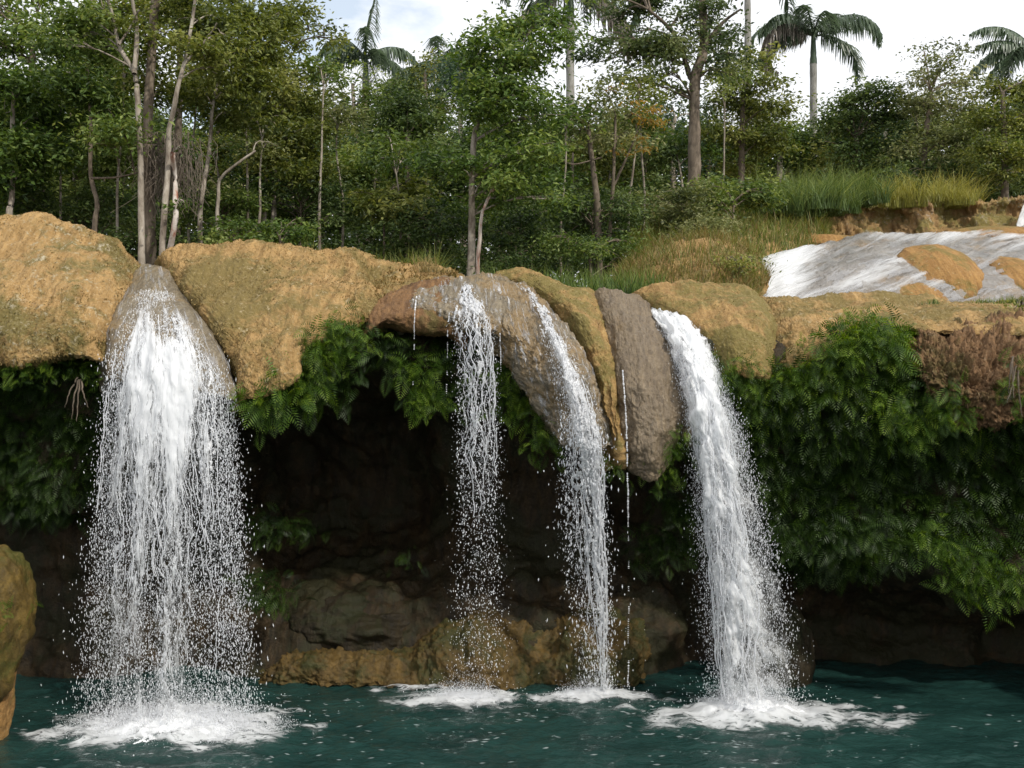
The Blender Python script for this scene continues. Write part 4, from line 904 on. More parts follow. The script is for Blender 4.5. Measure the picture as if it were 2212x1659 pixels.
def fern_fronds(P, Nn, L_, droop=1.0, segs=10, wid=.27):
    """P (n,3) roots, Nn outward normals; feathery fronds arching out then down"""
    n = len(P); L_ = np.broadcast_to(L_, (n,))*.92
    D = Nn*.6+rng.normal(size=(n, 3))*.55+np.array([0, -.15, .35]); D /= np.linalg.norm(D, axis=1)[:, None]
    C = [P]; d_ = D.copy(); step = (L_/segs)[:, None]
    for k in range(segs):
        d_ = d_+np.array([0, 0, -1])*(droop*.17); d_ /= np.linalg.norm(d_, axis=1)[:, None]; C.append(C[-1]+d_*step)
    C = np.stack(C, 1)                                            # n,segs+1,3
    T_ = np.gradient(C, axis=1); T_ /= np.linalg.norm(T_, axis=2, keepdims=True)
    ref = rng.normal(size=(n, 3))*.7+Nn; 
    s = np.cross(T_, ref[:, None, :]); s /= np.linalg.norm(s, axis=2, keepdims=True)+1e-9
    Vs, Fs = [], []
    prof_ = np.sin(np.pi*(np.linspace(.12, 1, segs+1))**.75)*wid+.02
    for sg in (-1, 1):
        b_ = C[:, 1:]; k = slice(1, None)
        d1 = s[:, k]*sg+T_[:, k]*.5+np.array([0, 0, -.35])
        ln = (prof_[k][None, :]*L_[:, None])[..., None]
        tip = b_+d1*ln; mid_ = b_+d1*ln*.45; w1 = T_[:, k]*(L_[:, None, None]/segs*.26)
        Vs.append(np.stack([b_, mid_-w1, tip, mid_+w1], 2).reshape(-1, 3))
    V = np.concatenate(Vs); F = np.arange(len(V)).reshape(-1, 4)
    t_ = np.clip(.45+.2*rng.normal(size=n), 0, 1); tint = np.tile(np.repeat(t_, segs), 2)
    tint = np.clip(tint+np.tile(np.tile(np.linspace(-.2, .25, segs), n), 2)+.08*rng.normal(size=len(tint)), 0, 1)  # tint rises to the tips, painting highlights into the fronds
    return V, F, tint
def inside(poly, x, y):
    poly = np.array(poly, float); c = np.zeros(x.shape, bool); j = len(poly)-1
    for i in range(len(poly)):
        xi, yi = poly[i]; xj, yj = poly[j]
        c ^= ((yi > y) != (yj > y)) & (x < (xj-xi)*(y-yi)/(yj-yi+1e-9)+xi); j = i
    return c
def surf_points(G, Nm, poly, n, noise_t=None, seed=0.):
    px, py = project(G); m = inside(poly, px, py)
    A = np.linalg.norm(np.cross(np.gradient(G, axis=0), np.gradient(G, axis=1)), axis=-1)*m
    if noise_t is not None: A = A*(fbm(G[..., 0]*2.2+seed, G[..., 1]*2.2, G[..., 2]*2.2, 2) > noise_t)
    p = A.ravel()/A.sum(); i = rng.choice(p.size, n, p=p)
    P = G.reshape(-1, 3)[i]+rng.normal(size=(n, 3))*.015; Q = Nm.reshape(-1, 3)[i]
    return P, Q
def hang(P): # outward normals fall back to camera side
    return P

# ------------------------------------------------------------------ ferns
def fern(name, label, G, Nm, poly, n, L_=(.2, .38), mat='fern', droop=1., kind=None, cat='fern', group=None, noise_t=None, seed=0., out=0.02):
    P, Q = surf_points(G, Nm, poly, n, noise_t, seed)
    Q = Q*np.sign(-(Q[:, 1:2])+.2) ; P = P+Q*out
    V, F, ti = fern_fronds(P, Q, rng.uniform(L_[0], L_[1], n), droop)
    o = mesh(name, V, F, LM[mat], smooth=False, tint=ti); tag(o, label, cat, group, kind); return o
gf = 'fern clumps on the cliff'
# big masses nobody could count
fern('hanging_ferns', 'dense curtain of ferns covering the right wall, shade put into its green', GC, NC,
     [(1560, 770), (1680, 800), (1800, 740), (1900, 690), (1960, 800), (2080, 900), (2230, 880), (2230, 1180), (2150, 1200), (2000, 1150), (1850, 1230), (1700, 1220), (1620, 1050), (1570, 900)], 4600, (.18, .42), 'fernshade', kind='stuff', noise_t=-.25)
fern('hanging_ferns', 'lighter green ferns scattered over the right wall', GC, NC,
     [(1560, 770), (1680, 800), (1800, 740), (1900, 690), (1960, 800), (2080, 900), (2230, 880), (2230, 960), (2000, 940), (1850, 960), (1700, 960), (1620, 930), (1570, 860)], 700, (.2, .42), 'fern', kind='stuff', noise_t=.0, seed=4.)
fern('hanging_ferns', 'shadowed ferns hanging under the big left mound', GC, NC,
     [(-60, 770), (235, 770), (225, 1000), (180, 1110), (-60, 1110)], 1300, (.18, .36), 'fernshade', kind='stuff', noise_t=-.2)
def clumpf(label, pts, n, L_, mat='fern', droop=1., spread=.12, up=0.):
    """fern clump rooted at given surface spots (px,py,Y)"""
    C = np.array([W(*p) for p in pts]); i = rng.integers(0, len(C), n)
    n = int(n*1.8); i = rng.integers(0, len(C), n); P = C[i]+rng.normal(size=(n, 3))*np.array([spread, spread*.5, spread*.8])
    Q = np.tile(np.array([[0, -1, .2+up]]), (n, 1))+rng.normal(size=(n, 3))*.35; Q /= np.linalg.norm(Q, axis=1)[:, None]
    V, F, ti = fern_fronds(P, Q, rng.uniform(L_[0], L_[1], n), droop)
    o = mesh('fern', V, F, LM[mat], smooth=False, tint=ti); tag(o, label, 'fern', gf)
    # rootstock cushion keeps the clump on the rock
    return o
clumpf('bright fern clump under the tip of the long tan mound', [(555, 880, 10.95), (590, 870, 10.9), (620, 850, 10.95)], 60, (.25, .42))
clumpf('bright fern clump climbing the rock right of the hanging tip', [(660, 790, 11.2), (690, 760, 11.2), (700, 800, 11.3), (660, 830, 11.2)], 75, (.22, .4))
clumpf('bright fern clump just left of the brown hood, highest of those there', [(720, 730, 11.35), (745, 710, 11.4), (760, 730, 11.4), (735, 770, 11.5)], 75, (.2, .36))
clumpf('dim fern clump hanging low between the tan mound and the cave', [(640, 850, 11.5), (700, 830, 11.6), (740, 800, 11.7), (720, 850, 11.7)], 65, (.25, .4), 'fernshade')
clumpf('dark fern clump under the brown hood', [(800, 760, 11.8), (830, 770, 11.85), (850, 740, 11.8), (880, 760, 11.8)], 60, (.2, .36), 'fernshade')
clumpf('long fern clump dangling left of the lacy waterfall', [(895, 800, 11.7), (905, 840, 11.7), (915, 870, 11.7), (940, 850, 11.75), (930, 800, 11.75)], 95, (.2, .36), 'fern')
clumpf('fern clump between the lacy waterfall and the pitted dome, upper', [(1085, 800, 11.8), (1105, 850, 11.75), (1120, 880, 11.7)], 75, (.2, .36), 'fern')
clumpf('fern clump hanging from the lower end of the pitted dome', [(1150, 920, 11.5), (1170, 960, 11.4), (1190, 950, 11.3)], 50, (.16, .28), 'fern')
clumpf('dark fern clump above the lacy waterfall in the shade of its dome', [(960, 760, 12.0), (1000, 770, 12.0), (1020, 830, 12.0), (980, 850, 12.0)], 85, (.2, .34), 'fernshade')
clumpf('fern clump on the right flank of the brownish wet dome', [(1455, 940, 11.1), (1450, 970, 11.1), (1440, 1000, 11.2), (1430, 1020, 11.3)], 70, (.14, .26))
clumpf('small fern clump at the tip of the orange ridge', [(1340, 1000, 11.2), (1335, 985, 11.25)], 22, (.12, .22))
clumpf('bushy bright fern crest on the lip of the smooth ledge', [(1800, 730, 11.3), (1840, 712, 11.4), (1880, 705, 11.5), (1910, 720, 11.4), (1870, 750, 11.2), (1920, 760, 11.2), (1830, 770, 11.1)], 190, (.2, .4), up=.4)
clumpf('fern clump hugging the wall beside the thick waterfall', [(1590, 805, 11.35), (1630, 820, 11.35), (1660, 850, 11.4), (1610, 860, 11.4)], 85, (.2, .36))
clumpf('fern clump below the groove of the striped mound', [(1710, 820, 11.3), (1750, 800, 11.3), (1780, 790, 11.25), (1740, 850, 11.3)], 85, (.2, .38))
clumpf('fern clump under the root-matted bulge, left one', [(1960, 880, 11.0), (2000, 900, 11.0), (1930, 900, 11.0), (1960, 940, 11.0)], 75, (.2, .36))
clumpf('fern clump under the root-matted bulge, right one', [(2060, 900, 10.85), (2050, 860, 10.8), (2080, 880, 10.8)], 40, (.18, .3))
clumpf('bright fern tuft at the right edge beside the hanging roots', [(2200, 820, 10.6), (2210, 860, 10.6), (2212, 790, 10.65)], 30, (.16, .28))
clumpf('bright fern shelf low on the right wall above the dark recess', [(1990, 1160, 10.95), (2040, 1190, 10.9), (2090, 1215, 10.9), (2150, 1235, 10.85), (2200, 1255, 10.85), (2070, 1250, 11.0), (2130, 1270, 11.0)], 190, (.2, .38))
clumpf('dimmer fern shelf low on the wall left of the bright one', [(1720, 1160, 11.3), (1780, 1150, 11.2), (1830, 1150, 11.2), (1900, 1140, 11.1), (1930, 1180, 11.1)], 130, (.2, .36), 'fernshade')
clumpf('sunlit fern fringe under the left mound, left part', [(0, 790, 11.1), (30, 795, 11.1), (60, 790, 11.1), (90, 790, 11.15)], 60, (.12, .24), 'fern')
clumpf('sparse fern fringe under the left mound beside the widest waterfall', [(150, 790, 11.3), (190, 790, 11.3), (210, 800, 11.3)], 26, (.12, .24), 'fern')
clumpf('dim fern clump on the cave shelf right of the widest waterfall, upper', [(560, 1130, 12.6), (600, 1135, 12.8), (650, 1140, 13.0)], 55, (.2, .32), 'fernshade')
clumpf('dim fern clump on the cave shelf right of the widest waterfall, lower', [(560, 1270, 12.1), (590, 1280, 12.1)], 45, (.24, .36), 'fernshade')
clumpf('dim fern patch in the cave left of the thick waterfall', [(1440, 1080, 12.4), (1480, 1100, 12.3), (1430, 1160, 12.6), (1390, 1200, 12.8), (1480, 1180, 12.5)], 130, (.2, .34), 'fernshade')
clumpf('tiny dim fern on the rock behind the lacy waterfall', [(885, 1210, 12.6)], 14, (.1, .2), 'fernshade')
clumpf('small leaf tuft on the ochre bulging rock', [(20, 1320, 9.55)], 6, (.12, .2), 'fern')

# hanging roots
def roots(label, items):
    Vs, Fs, o_ = [], [], 0
    for a, b_, Y_ in items:
        V, F = tube([W(*a, Y_), W((a[0]+b_[0])/2+rng.uniform(-6, 6), (a[1]+b_[1])/2, Y_-.03), W(*b_, Y_)], .012, .004, 5, .02, 12)
        Vs.append(V); Fs.append(F+o_); o_ += len(V)
    o = mesh('hanging_roots', np.concatenate(Vs), np.concatenate(Fs), B_brown); tag(o, label, 'roots')
roots('pale roots dangling from the root-matted bulge at the right edge', [((2188, 770), (2190, 860), 10.5), ((2195, 790), (2175, 870), 10.5), ((2186, 780), (2178, 850), 10.45), ((2200, 800), (2208, 900), 10.5)])
roots('dry roots dangling under the left mound beside the widest waterfall', [((170, 820), (155, 905), 11.1), ((172, 820), (165, 910), 11.1), ((175, 820), (190, 880), 11.1), ((168, 815), (140, 880), 11.1)])

# ------------------------------------------------------------------ palms
def frond_mesh(L_, droop, up, mat, leaf=.55, seg=34, hangf=.6, wid=.055):
    t_ = np.linspace(0, 1, seg); ang = up-droop*t_**1.3
    dx = np.cos(ang); dz = np.sin(ang); C = np.zeros((seg, 3)); C[1:, 0] = np.cumsum(dx[1:])*L_/seg; C[1:, 2] = np.cumsum(dz[1:])*L_/seg
    V1, F1 = tube(C, .035, .006, 4, 0, seg)
    Vs = [V1]; Fs = [F1]; o_ = len(V1); ti = [np.full(len(F1), .6)]
    for sg in (-1, 1):
        for rep in range(2):
            b_ = C[4:]+rng.normal(size=(seg-4, 3))*.01; n = seg-4
            ll = leaf*np.sin(np.pi*np.linspace(.18, .97, n))**.6*rng.uniform(.8, 1.15, n)
            D = np.stack([np.full(n, .35)+.1*rng.normal(size=n), sg*(.85+.15*rng.normal(size=n)), -hangf+rng.normal(0, .25, n)], 1)
            D /= np.linalg.norm(D, axis=1)[:, None]
            m1 = b_+D*ll[:, None]*.5; e = b_+D*ll[:, None]*.95+np.array([0, 0, -1])*(ll*hangf*.55)[:, None]
            w_ = np.array([wid, 0, .01])
            V = np.stack([b_-w_*.5, m1-w_*.5, m1+w_*.5, b_+w_*.5], 1).reshape(-1, 3); F = np.arange(4*n).reshape(n, 4)
            Vs.append(V); Fs.append(F+o_); o_ += 4*n
            V = np.stack([m1-w_*.5, e-w_*.1, e+w_*.1, m1+w_*.5], 1).reshape(-1, 3)
            Vs.append(V); Fs.append(F+o_); o_ += 4*n
            x_ = np.clip(.5+.2*rng.normal(size=n), 0, 1); ti += [x_, x_]
    return np.concatenate(Vs), np.concatenate(Fs), np.concatenate(ti)
def palm(label, Y, px, ytop, width_px, fronds, dead=(), L_=3.2, basey=500, lean=0, shaft=True, bark=B_grey):
    T = thing('royal_palm', label, 'palm tree', group='royal palms behind the trees')
    c = np.array(W(px, ytop, Y)); g = ground_z(0, Y)-.3; r = width_px/2/FP*Y
    V, F = tube([(c[0]-lean, Y, g), (c[0]-lean*.6, Y, (g+c[2])/2), (c[0], Y, c[2]-(.9 if shaft else 0))], r*1.15, r, 12, .02, 30); mesh('trunk', V, F, bark, T)
    if shaft:
        m_ = LM['palm']
        V, F = tube([(c[0], Y, c[2]-.95), (c[0], Y, c[2]-.5), (c[0], Y, c[2]+.1)], r*1.1, r*.6, 10, 0, 10)
        mesh('crown_shaft', V, F, m_, T, tint=np.full(len(F), .4))
    for k, (az_, up, dr) in enumerate(fronds):
        isd = k in dead
        V, F, ti = frond_mesh(L_*rng.uniform(.9, 1.1), dr, up, None, hangf=1.1 if isd else .75, leaf=L_*.2)
        a = math.radians(az_); R = np.array([[math.cos(a), -math.sin(a), 0], [math.sin(a), math.cos(a), 0], [0, 0, 1]])
        V = V@R.T+c
        mesh('frond', V, F, LM['deadpalm' if isd else 'palm'], T, smooth=False, tint=ti)
    return T
# azimuth 0 = right, 180 = left, 270 = towards camera
def ring(n, up0=.9, dr=2.0, a0=0): return [(a0+360*k/n+rng.uniform(-12, 12), rng.uniform(.1, 1.25), dr*rng.uniform(.8, 1.15)) for k in range(n)]
palm('tall royal palm against the white sky, one frond dead and grey', 34, 1757, 78, 15, [(0, .9, 2.3), (12, .25, 2.2), (180, .35, 1.9), (200, .95, 2.3), (95, 1.2, 1.6), (330, .8, 2.2), (150, 1.0, 2.2), (270, .8, 2.5), (35, 1.1, 1.8), (190, .75, 3.0), (175, .6, 3.2), (240, 1, 2.2)], dead=(9, 10), L_=2.8)
palm('royal palm trunk rising out of the picture left of the forked tree', 30, 1232, -30, 17, ring(10, dr=2.9)+[(15, -.2, 1.4), (340, -.3, 1.2), (190, -.3, 1.2)], dead=(10, 11, 12), L_=3.0)
palm('slim royal palm trunk just right of the forked tree, its crown out of the picture', 32, 1615, -90, 14, ring(10), L_=2.8)
palm('short royal palm with an upright spear frond, left of centre', 34, 790, 128, 15, [(60, 1.45, .25)]+ring(11, dr=2.0, a0=10), L_=2.4, bark=B_brown)
palm('dark drooping royal palm half hidden behind the central tree', 34, 948, 150, 14, ring(12, dr=2.3, a0=25), L_=2.6, bark=B_brown)
palm('royal palm cut by the right edge of the picture', 34, 2232, 108, 14, [(180, .5, 1.0), (170, .15, 1.1), (190, -.1, 1.2), (175, 1.0, 1.6)]+ring(7), L_=2.3)

# ------------------------------------------------------------------ trees, front to back
tree('tree', 'slender pale-trunked tree with bright layered crown in the middle', 15.2,
     [([(1018, 598), (1019, 500), (1020, 400), (1024, 300), (1034, 262), (1060, 200), (1090, 150), (1130, 90), (1160, 30)], .07, .008)],
     [(1045, 240, 30, 24, 700, -.4), (1075, 185, 34, 24, 700, -.4), (1110, 130, 34, 24, 600, -.4), (1110, 60, 60, 40), (1200, 45, 45, 35), (1040, 95, 45, 35), (1060, 150, 50, 30), (1140, 125, 50, 30), (1185, 95, 40, 28), (1050, 225, 55, 30), (1130, 205, 50, 30), (1180, 255, 45, 28),
      (1020, 185, 30, 26), (1100, 290, 60, 28), (1165, 325, 50, 26), (1010, 345, 45, 22), (950, 350, 45, 24), (1075, 372, 60, 26), (1150, 395, 55, 22), (1100, 335, 50, 24), (1020, 130, 40, 26), (1080, 430, 50, 22), (1185, 430, 45, 18)],
     'bright', B_pale, .075, .07, dens=.85)
tree('sapling', 'thin white-barked stem leaning right beside the slender middle tree', 15.0,
     [([(1031, 600), (1036, 520), (1042, 460), (1064, 412), (1085, 390)], .04, .015)], [(1090, 385, 35, 18), (1115, 370, 30, 16)], 'bright', B_red, .07, .04)
tree('tree', 'leftmost of the slender bare trunks above the widest waterfall, forking high up', 14.6,
     [([(306, 556), (305, 450), (303, 347), (296, 208), (288, 156), (257, 97), (243, 35), (226, -20)], .058, .022), ([(290, 160), (295, 90), (292, 35), (280, -20)], .04, .02), ([(257, 97), (280, 60), (300, 20)], .02, .01)],
     [(200, 20, 45, 30), (150, 45, 50, 35), (120, 100, 45, 30), (210, 110, 40, 30), (255, 60, 25, 22), (175, 80, 35, 25)], 'mid', B_pale, .075, .05, dens=.9)
tree('tree', 'thick brown trunk wrapped in climbers in the slender group', 15.2,
     [([(325, 550), (322, 400), (320, 243), (330, 69), (338, -30)], .095, .06)],
     [(330, 110, 35, 40), (360, 30, 45, 25), (310, 170, 30, 30), (345, 210, 30, 30), (300, 60, 35, 25), (395, -10, 60, 25)], 'olive', B_brown, .07, .06)
tree('tree', 'slender trunk bending right in the group above the widest waterfall', 14.5,
     [([(350, 556), (356, 450), (363, 347), (365, 278), (380, 208), (396, 139), (413, 52), (425, -20)], .055, .02), ([(396, 139), (440, 90), (470, 50)], .025, .01)],
     [(430, 60, 50, 32), (480, 45, 45, 30), (460, 110, 50, 30), (400, 100, 35, 28), (510, 90, 40, 30), (470, 160, 40, 24)], 'olive', B_pale, .07, .05)
tree('tree', 'short reddish stem at the right of the slender group', 14.5, [([(366, 556), (374, 500), (379, 451), (377, 382), (372, 330)], .05, .03)],
     [(385, 440, 14, 8, 60, -.1), (380, 330, 35, 20)], 'bright', B_red, .06, .03)
tree('tree', 'wavy thin pale trunk standing left of the slender group', 15.0, [([(204, 500), (210, 441), (196, 382), (197, 295), (192, 200), (188, 150)], .045, .02), ([(197, 385), (250, 383), (300, 372)], .02, .01)],
     [(190, 200, 55, 35), (230, 240, 45, 30), (150, 180, 45, 30), (235, 300, 35, 26), (260, 270, 35, 26)], 'mid', B_brown, .075, .04)
tree('tree', 'leaning pale trunk right of the slender group', 16.0, [([(432, 470), (436, 427), (451, 330), (458, 243), (468, 191), (480, 150)], .045, .02)],
     [(480, 190, 60, 40), (540, 170, 50, 36), (430, 210, 40, 30), (520, 120, 55, 36), (580, 100, 45, 30), (500, 250, 40, 26), (560, 60, 55, 36), (600, 40, 45, 28), (520, 40, 50, 30)], 'olive', B_pale, .075, .05)
tree('tree', 'broken stem leaning right with a bare diagonal branch', 15.5, [([(470, 480), (473, 430), (475, 389), (515, 352), (552, 326)], .035, .018)], [(560, 320, 30, 14), (470, 400, 20, 12)], 'pale', B_pale, .06, .03)
tree('tree', 'olive-leaved tree with thin twin stems, fourth part across the picture', 17.5,
     [([(590, 500), (591, 469), (592, 382), (597, 344), (610, 250)], .06, .03), ([(571, 500), (573, 434), (578, 364), (590, 300)], .04, .02)],
     [(600, 190, 55, 40), (650, 230, 50, 40), (570, 230, 45, 36), (620, 290, 60, 36), (660, 320, 45, 30), (580, 340, 50, 28), (640, 160, 40, 30), (690, 280, 30, 26), (640, 380, 45, 28), (690, 370, 40, 28)], 'olive', B_pale, .075, .06, dens=1.2)
tree('tree', 'bright green bushy tree at the left edge', 15.2, [([(20, 470), (25, 430), (28, 300), (30, 200)], .055, .03)],
     [(20, 250, 70, 50), (60, 200, 55, 45), (110, 260, 55, 45), (30, 330, 70, 45), (80, 310, 60, 40), (10, 400, 60, 40), (60, 380, 55, 35), (110, 330, 50, 36), (0, 180, 50, 40)], 'bright', B_pale, .08, .06, dens=1.0)
tree('tree', 'tall dark tree at the left edge reaching out of the picture', 19, [([(60, 500), (65, 300), (70, 100)], .12, .05)],
     scat(-60, -10, 130, 160, 9, 34, 60)+scat(-60, 160, 120, 300, 6, 50, 70), 'mid', B_brown, .085, .08, dens=.75)
tree('tree', 'dark-leaved tree behind the wavy thin trunk', 18, [([(170, 500), (172, 350), (175, 200)], .10, .05)],
     scat(120, 90, 270, 200, 9, 40, 60)+scat(110, 200, 280, 420, 10, 45, 65), 'mid', B_brown, .08, .08)
tree('tree', 'big loosely leaved tree spreading over the top left', 20, [([(380, 520), (385, 300), (390, 60)], .12, .05), ([(390, 150), (470, 80), (560, 40), (640, 20)], .05, .02), ([(540, 50), (590, 80), (640, 95)], .02, .01), ([(600, 30), (650, 60), (700, 72)], .02, .01)],
     scat(150, -20, 560, 60, 10, 30, 52)+scat(420, 40, 600, 180, 9, 30, 50)+[(640, 22, 42, 20), (655, 30, 30, 18), (640, 98, 22, 16), (700, 68, 28, 12), (725, 90, 25, 14), (600, 60, 35, 26)], 'olive', B_brown, .08, .08)
tree('tree', 'dark bushy tree with pale new leaves left of the central tree', 20, [([(880, 500), (882, 400), (880, 300)], .1, .05)],
     [(880, 230, 60, 45), (850, 270, 50, 45), (910, 270, 50, 45), (880, 320, 65, 45), (840, 330, 50, 40), (930, 330, 45, 40)], 'dark', B_brown, .08, .08, dens=1.3)
tree('tree', 'fork-trunked tall tree right of centre with wide open crown', 21, [([(1480, 470), (1498, 400), (1500, 312), (1502, 173), (1520, 104), (1517, 0), (1515, -60)], .17, .07), ([(1502, 180), (1488, 160), (1472, 104), (1445, 60), (1400, 20)], .07, .03), ([(1520, 100), (1560, 50), (1600, 20)], .05, .02)],
     scat(1280, -10, 1470, 130, 14, 30, 50)+scat(1480, -20, 1580, 120, 9, 30, 45)+[(1440, 150, 40, 26), (1400, 180, 36, 22), (1360, 120, 40, 26), (1460, 200, 36, 26), (1560, 150, 36, 24), (1330, 170, 30, 18), (1560, 80, 30, 24)], 'bluegreen', B_brown, .085, .1, dens=.62)
tree('tree', 'small sparse tree with orange leaves on its right side', 17, [([(1292, 510), (1288, 420), (1277, 330), (1272, 280)], .08, .03), ([(1316, 521), (1322, 430), (1326, 365), (1330, 250)], .04, .02), ([(1327, 399), (1358, 330), (1390, 260)], .025, .012), ([(1300, 340), (1240, 355), (1215, 345)], .015, .008)],
     [(1270, 250, 36, 26), (1310, 220, 40, 26), (1350, 260, 36, 26), (1290, 300, 40, 26), (1340, 300, 36, 26), (1250, 290, 30, 20), (1300, 190, 30, 20)], 'pale', B_brown, .07, .05, dens=.75,
     extra=lambda T: (lambda P: mesh('orange_leaves', *leaves(P, .085, .5, .4), LM['orange'], T, smooth=False, tint=np.clip(rng.normal(.4, .25, len(P)), 0, 1)))(
         np.concatenate([clump_points(W(px, py, 16.9), (r_/FP*17, r_/FP*17, r_/FP*12), n, sub=.07, per=8)[0] for px, py, r_, n in [(1395, 250, 24, 75), (1425, 235, 20, 60), (1375, 220, 24, 50), (1380, 300, 16, 30), (1345, 330, 18, 40), (1400, 320, 14, 40), (1420, 265, 14, 40), (1330, 190, 14, 30)]])))
tree('tree', 'full green tree right of the forked tree, in front of a palm trunk', 24, [([(1600, 480), (1602, 350), (1605, 200)], .12, .05)],
     [(1560, 160, 45, 35), (1610, 140, 50, 35), (1650, 180, 50, 38), (1570, 220, 50, 38), (1630, 240, 55, 40), (1680, 230, 35, 36), (1560, 290, 50, 36), (1620, 310, 55, 36), (1670, 300, 40, 34), (1590, 360, 50, 30)], 'olive', B_brown, .085, .08, dens=1.05)
tree('tree', 'dark glossy tree right of the tall palm', 26, [([(1850, 480), (1850, 300)], .15, .07)],
     [(1830, 220, 45, 40), (1880, 210, 45, 36), (1920, 250, 40, 36), (1850, 270, 55, 40), (1900, 310, 50, 36), (1830, 320, 45, 36), (1930, 200, 30, 26), (1790, 260, 30, 34), (1870, 360, 60, 30)], 'dark', B_brown, .09, .1, dens=1.3)
tree('tree', 'light-leaved airy tree near the right edge', 25, [([(1990, 480), (1995, 350), (2010, 200)], .13, .05)],
     [(1990, 170, 40, 26), (2040, 140, 50, 26), (2080, 180, 50, 30), (1980, 220, 45, 30), (2030, 230, 50, 34), (2090, 240, 45, 34), (2060, 110, 30, 16), (2000, 290, 50, 34), (2060, 300, 50, 34), (1960, 320, 40, 34), (1995, 110, 22, 12), (2020, 360, 60, 30)], 'pale', B_brown, .085, .09, dens=.9)
tree('tree', 'brownish-green tree cut by the right edge', 24, [([(2170, 480), (2170, 350), (2165, 200)], .13, .05)],
     [(2150, 190, 45, 30), (2200, 200, 50, 34), (2130, 250, 50, 36), (2190, 270, 55, 36), (2130, 320, 55, 36), (2200, 340, 50, 36), (2150, 380, 60, 32), (2230, 250, 40, 36), (2240, 180, 40, 30)], 'olive', B_brown, .085, .09, dens=1.05)
for k, (px, Y, b0, t0, lean, lf, dsc) in enumerate([(62, 16.5, 480, 190, 10, 'mid', 'nearest the left edge'), (97, 17, 480, 210, -8, 'bright', 'second from the left edge'), (132, 16, 490, 170, 6, 'mid', 'above the top of the left mound'), (165, 17.5, 490, 240, -14, 'olive', 'just left of the wavy trunk'),
    (256, 16, 520, 140, 12, 'mid', 'between the wavy trunk and the slender group'), (410, 17, 510, 200, 16, 'olive', 'just right of the dead vines'), (536, 17, 500, 230, -8, 'mid', 'right of the broken leaning stem'), (556, 16.4, 500, 300, 10, 'olive', 'left of the twin stems'),
    (690, 17, 520, 190, 8, 'mid', 'behind the left of the grass patch'), (738, 17.5, 530, 240, -10, 'pale', 'behind the grass patch'), (862, 17, 540, 330, -14, 'mid', 'left of the central tree'), (1212, 17, 560, 260, 10, 'bright', 'right of the central tree'),
    (1362, 18, 540, 250, 14, 'mid', 'right of the orange-leaved tree'), (1388, 18.6, 520, 180, -8, 'olive', 'left of the forked tree'), (1560, 23, 480, 160, 6, 'mid', 'right of the forked tree'), (1985, 26, 460, 230, -10, 'pale', 'behind the left yellow grass clump')]):
    ln = b0-t0
    tree('slim_tree', f'slim pale pole of a tree {dsc}', Y, [([(px, b0+60), (px+rng.uniform(-6, 6), b0-.3*ln), (px+lean*.5+rng.uniform(-7, 7), b0-.65*ln), (px+lean, t0)], .028+.012*rng.random(), .010)],
         [(px+lean+rng.uniform(-30, 30), t0+rng.uniform(-40, 35), rng.uniform(18, 32), rng.uniform(12, 20)) for q in range(4)], lf, B_pale, .075, .028, group='slim pale trees at the forest edge')
# dry vines
T = thing('dry_vines', 'grey tangle of dead vines hanging in the slender trunk group', 'vines')
P = []
for k in range(240):
    a = np.array(W(rng.normal(365, 26), rng.uniform(280, 350), 14.9+rng.uniform(-.2, .3))); P.append(tube([a, a+[rng.normal(0, .12), rng.normal(0, .05), -rng.uniform(.1, .4)], a+[rng.normal(0, .22), 0, -rng.uniform(.5, 1.0)]], .006, .003, 3, .03, 7))
Vs, Fs, o_ = [], [], 0
for V, F in P: Vs.append(V); Fs.append(F+o_); o_ += len(V)
F = np.concatenate(Fs); mesh('stems', np.concatenate(Vs), F, LM['twig'], T, tint=np.full(len(F), .5))

# background rows: each tree its own thing
def sky_line(px):
    xs = [-200, 0, 200, 420, 600, 680, 760, 860, 1000, 1140, 1170, 1230, 1300, 1500, 1600, 1700, 1760, 1900, 2050, 2400]
    ys = [130, 150, 170, 150, 150, 150, 130, 110, 110, 150, 250, 255, 190, 190, 200, 260, 250, 190, 190, 180]
    return np.interp(px, xs, ys)
kinds = ['mid', 'dark', 'olive', 'blue', 'mid', 'pale']
desc = {'mid': 'green', 'dark': 'dark green', 'olive': 'olive', 'blue': 'bluish green', 'pale': 'pale green'}
ORD = 'first second third fourth fifth sixth seventh eighth ninth tenth eleventh twelfth thirteenth fourteenth fifteenth sixteenth seventeenth eighteenth nineteenth twentieth'.split()
ORD += ['twenty-'+o for o in ORD[:9]]+['thirtieth']+['thirty-'+o for o in ORD[:9]]
places = ['above the left mound', 'behind the slender trunk group', 'behind the long tan mound', 'left of the central tree', 'behind the central tree', 'behind the orange-leaved tree', 'behind the forked tree', 'behind the grassy slope', 'behind the upper cascade', 'at the right edge']
k = 0
for px in range(-140, 2400, 76):
    Y = 27+4*rng.random(); y0 = sky_line(px)+rng.uniform(-5, 45); kind = kinds[k % 6]
    cl = scat(px-50, y0+30, px+50, y0+150, 5, 32, 50, .8)+scat(px-60, 280, px+60, 460, 4, 45, 60, .8)+[(px+rng.uniform(-15, 15), y0+22, 26, 20)]
    pl = places[min(9, max(0, int(px/221)))]
    tree('tree', f"{desc[kind]} tree {pl}, {ORD[k]} from the left in the far row", Y, [([(px, 470), (px+rng.uniform(-8, 8), 300), (px+rng.uniform(-15, 15), y0+40)], .12, .05)], cl, kind, B_pale if k % 3 == 0 else B_brown, .10, .08, dens=.75,
         group='trees of the far row', sub=.2)
    k += 1
k = 0
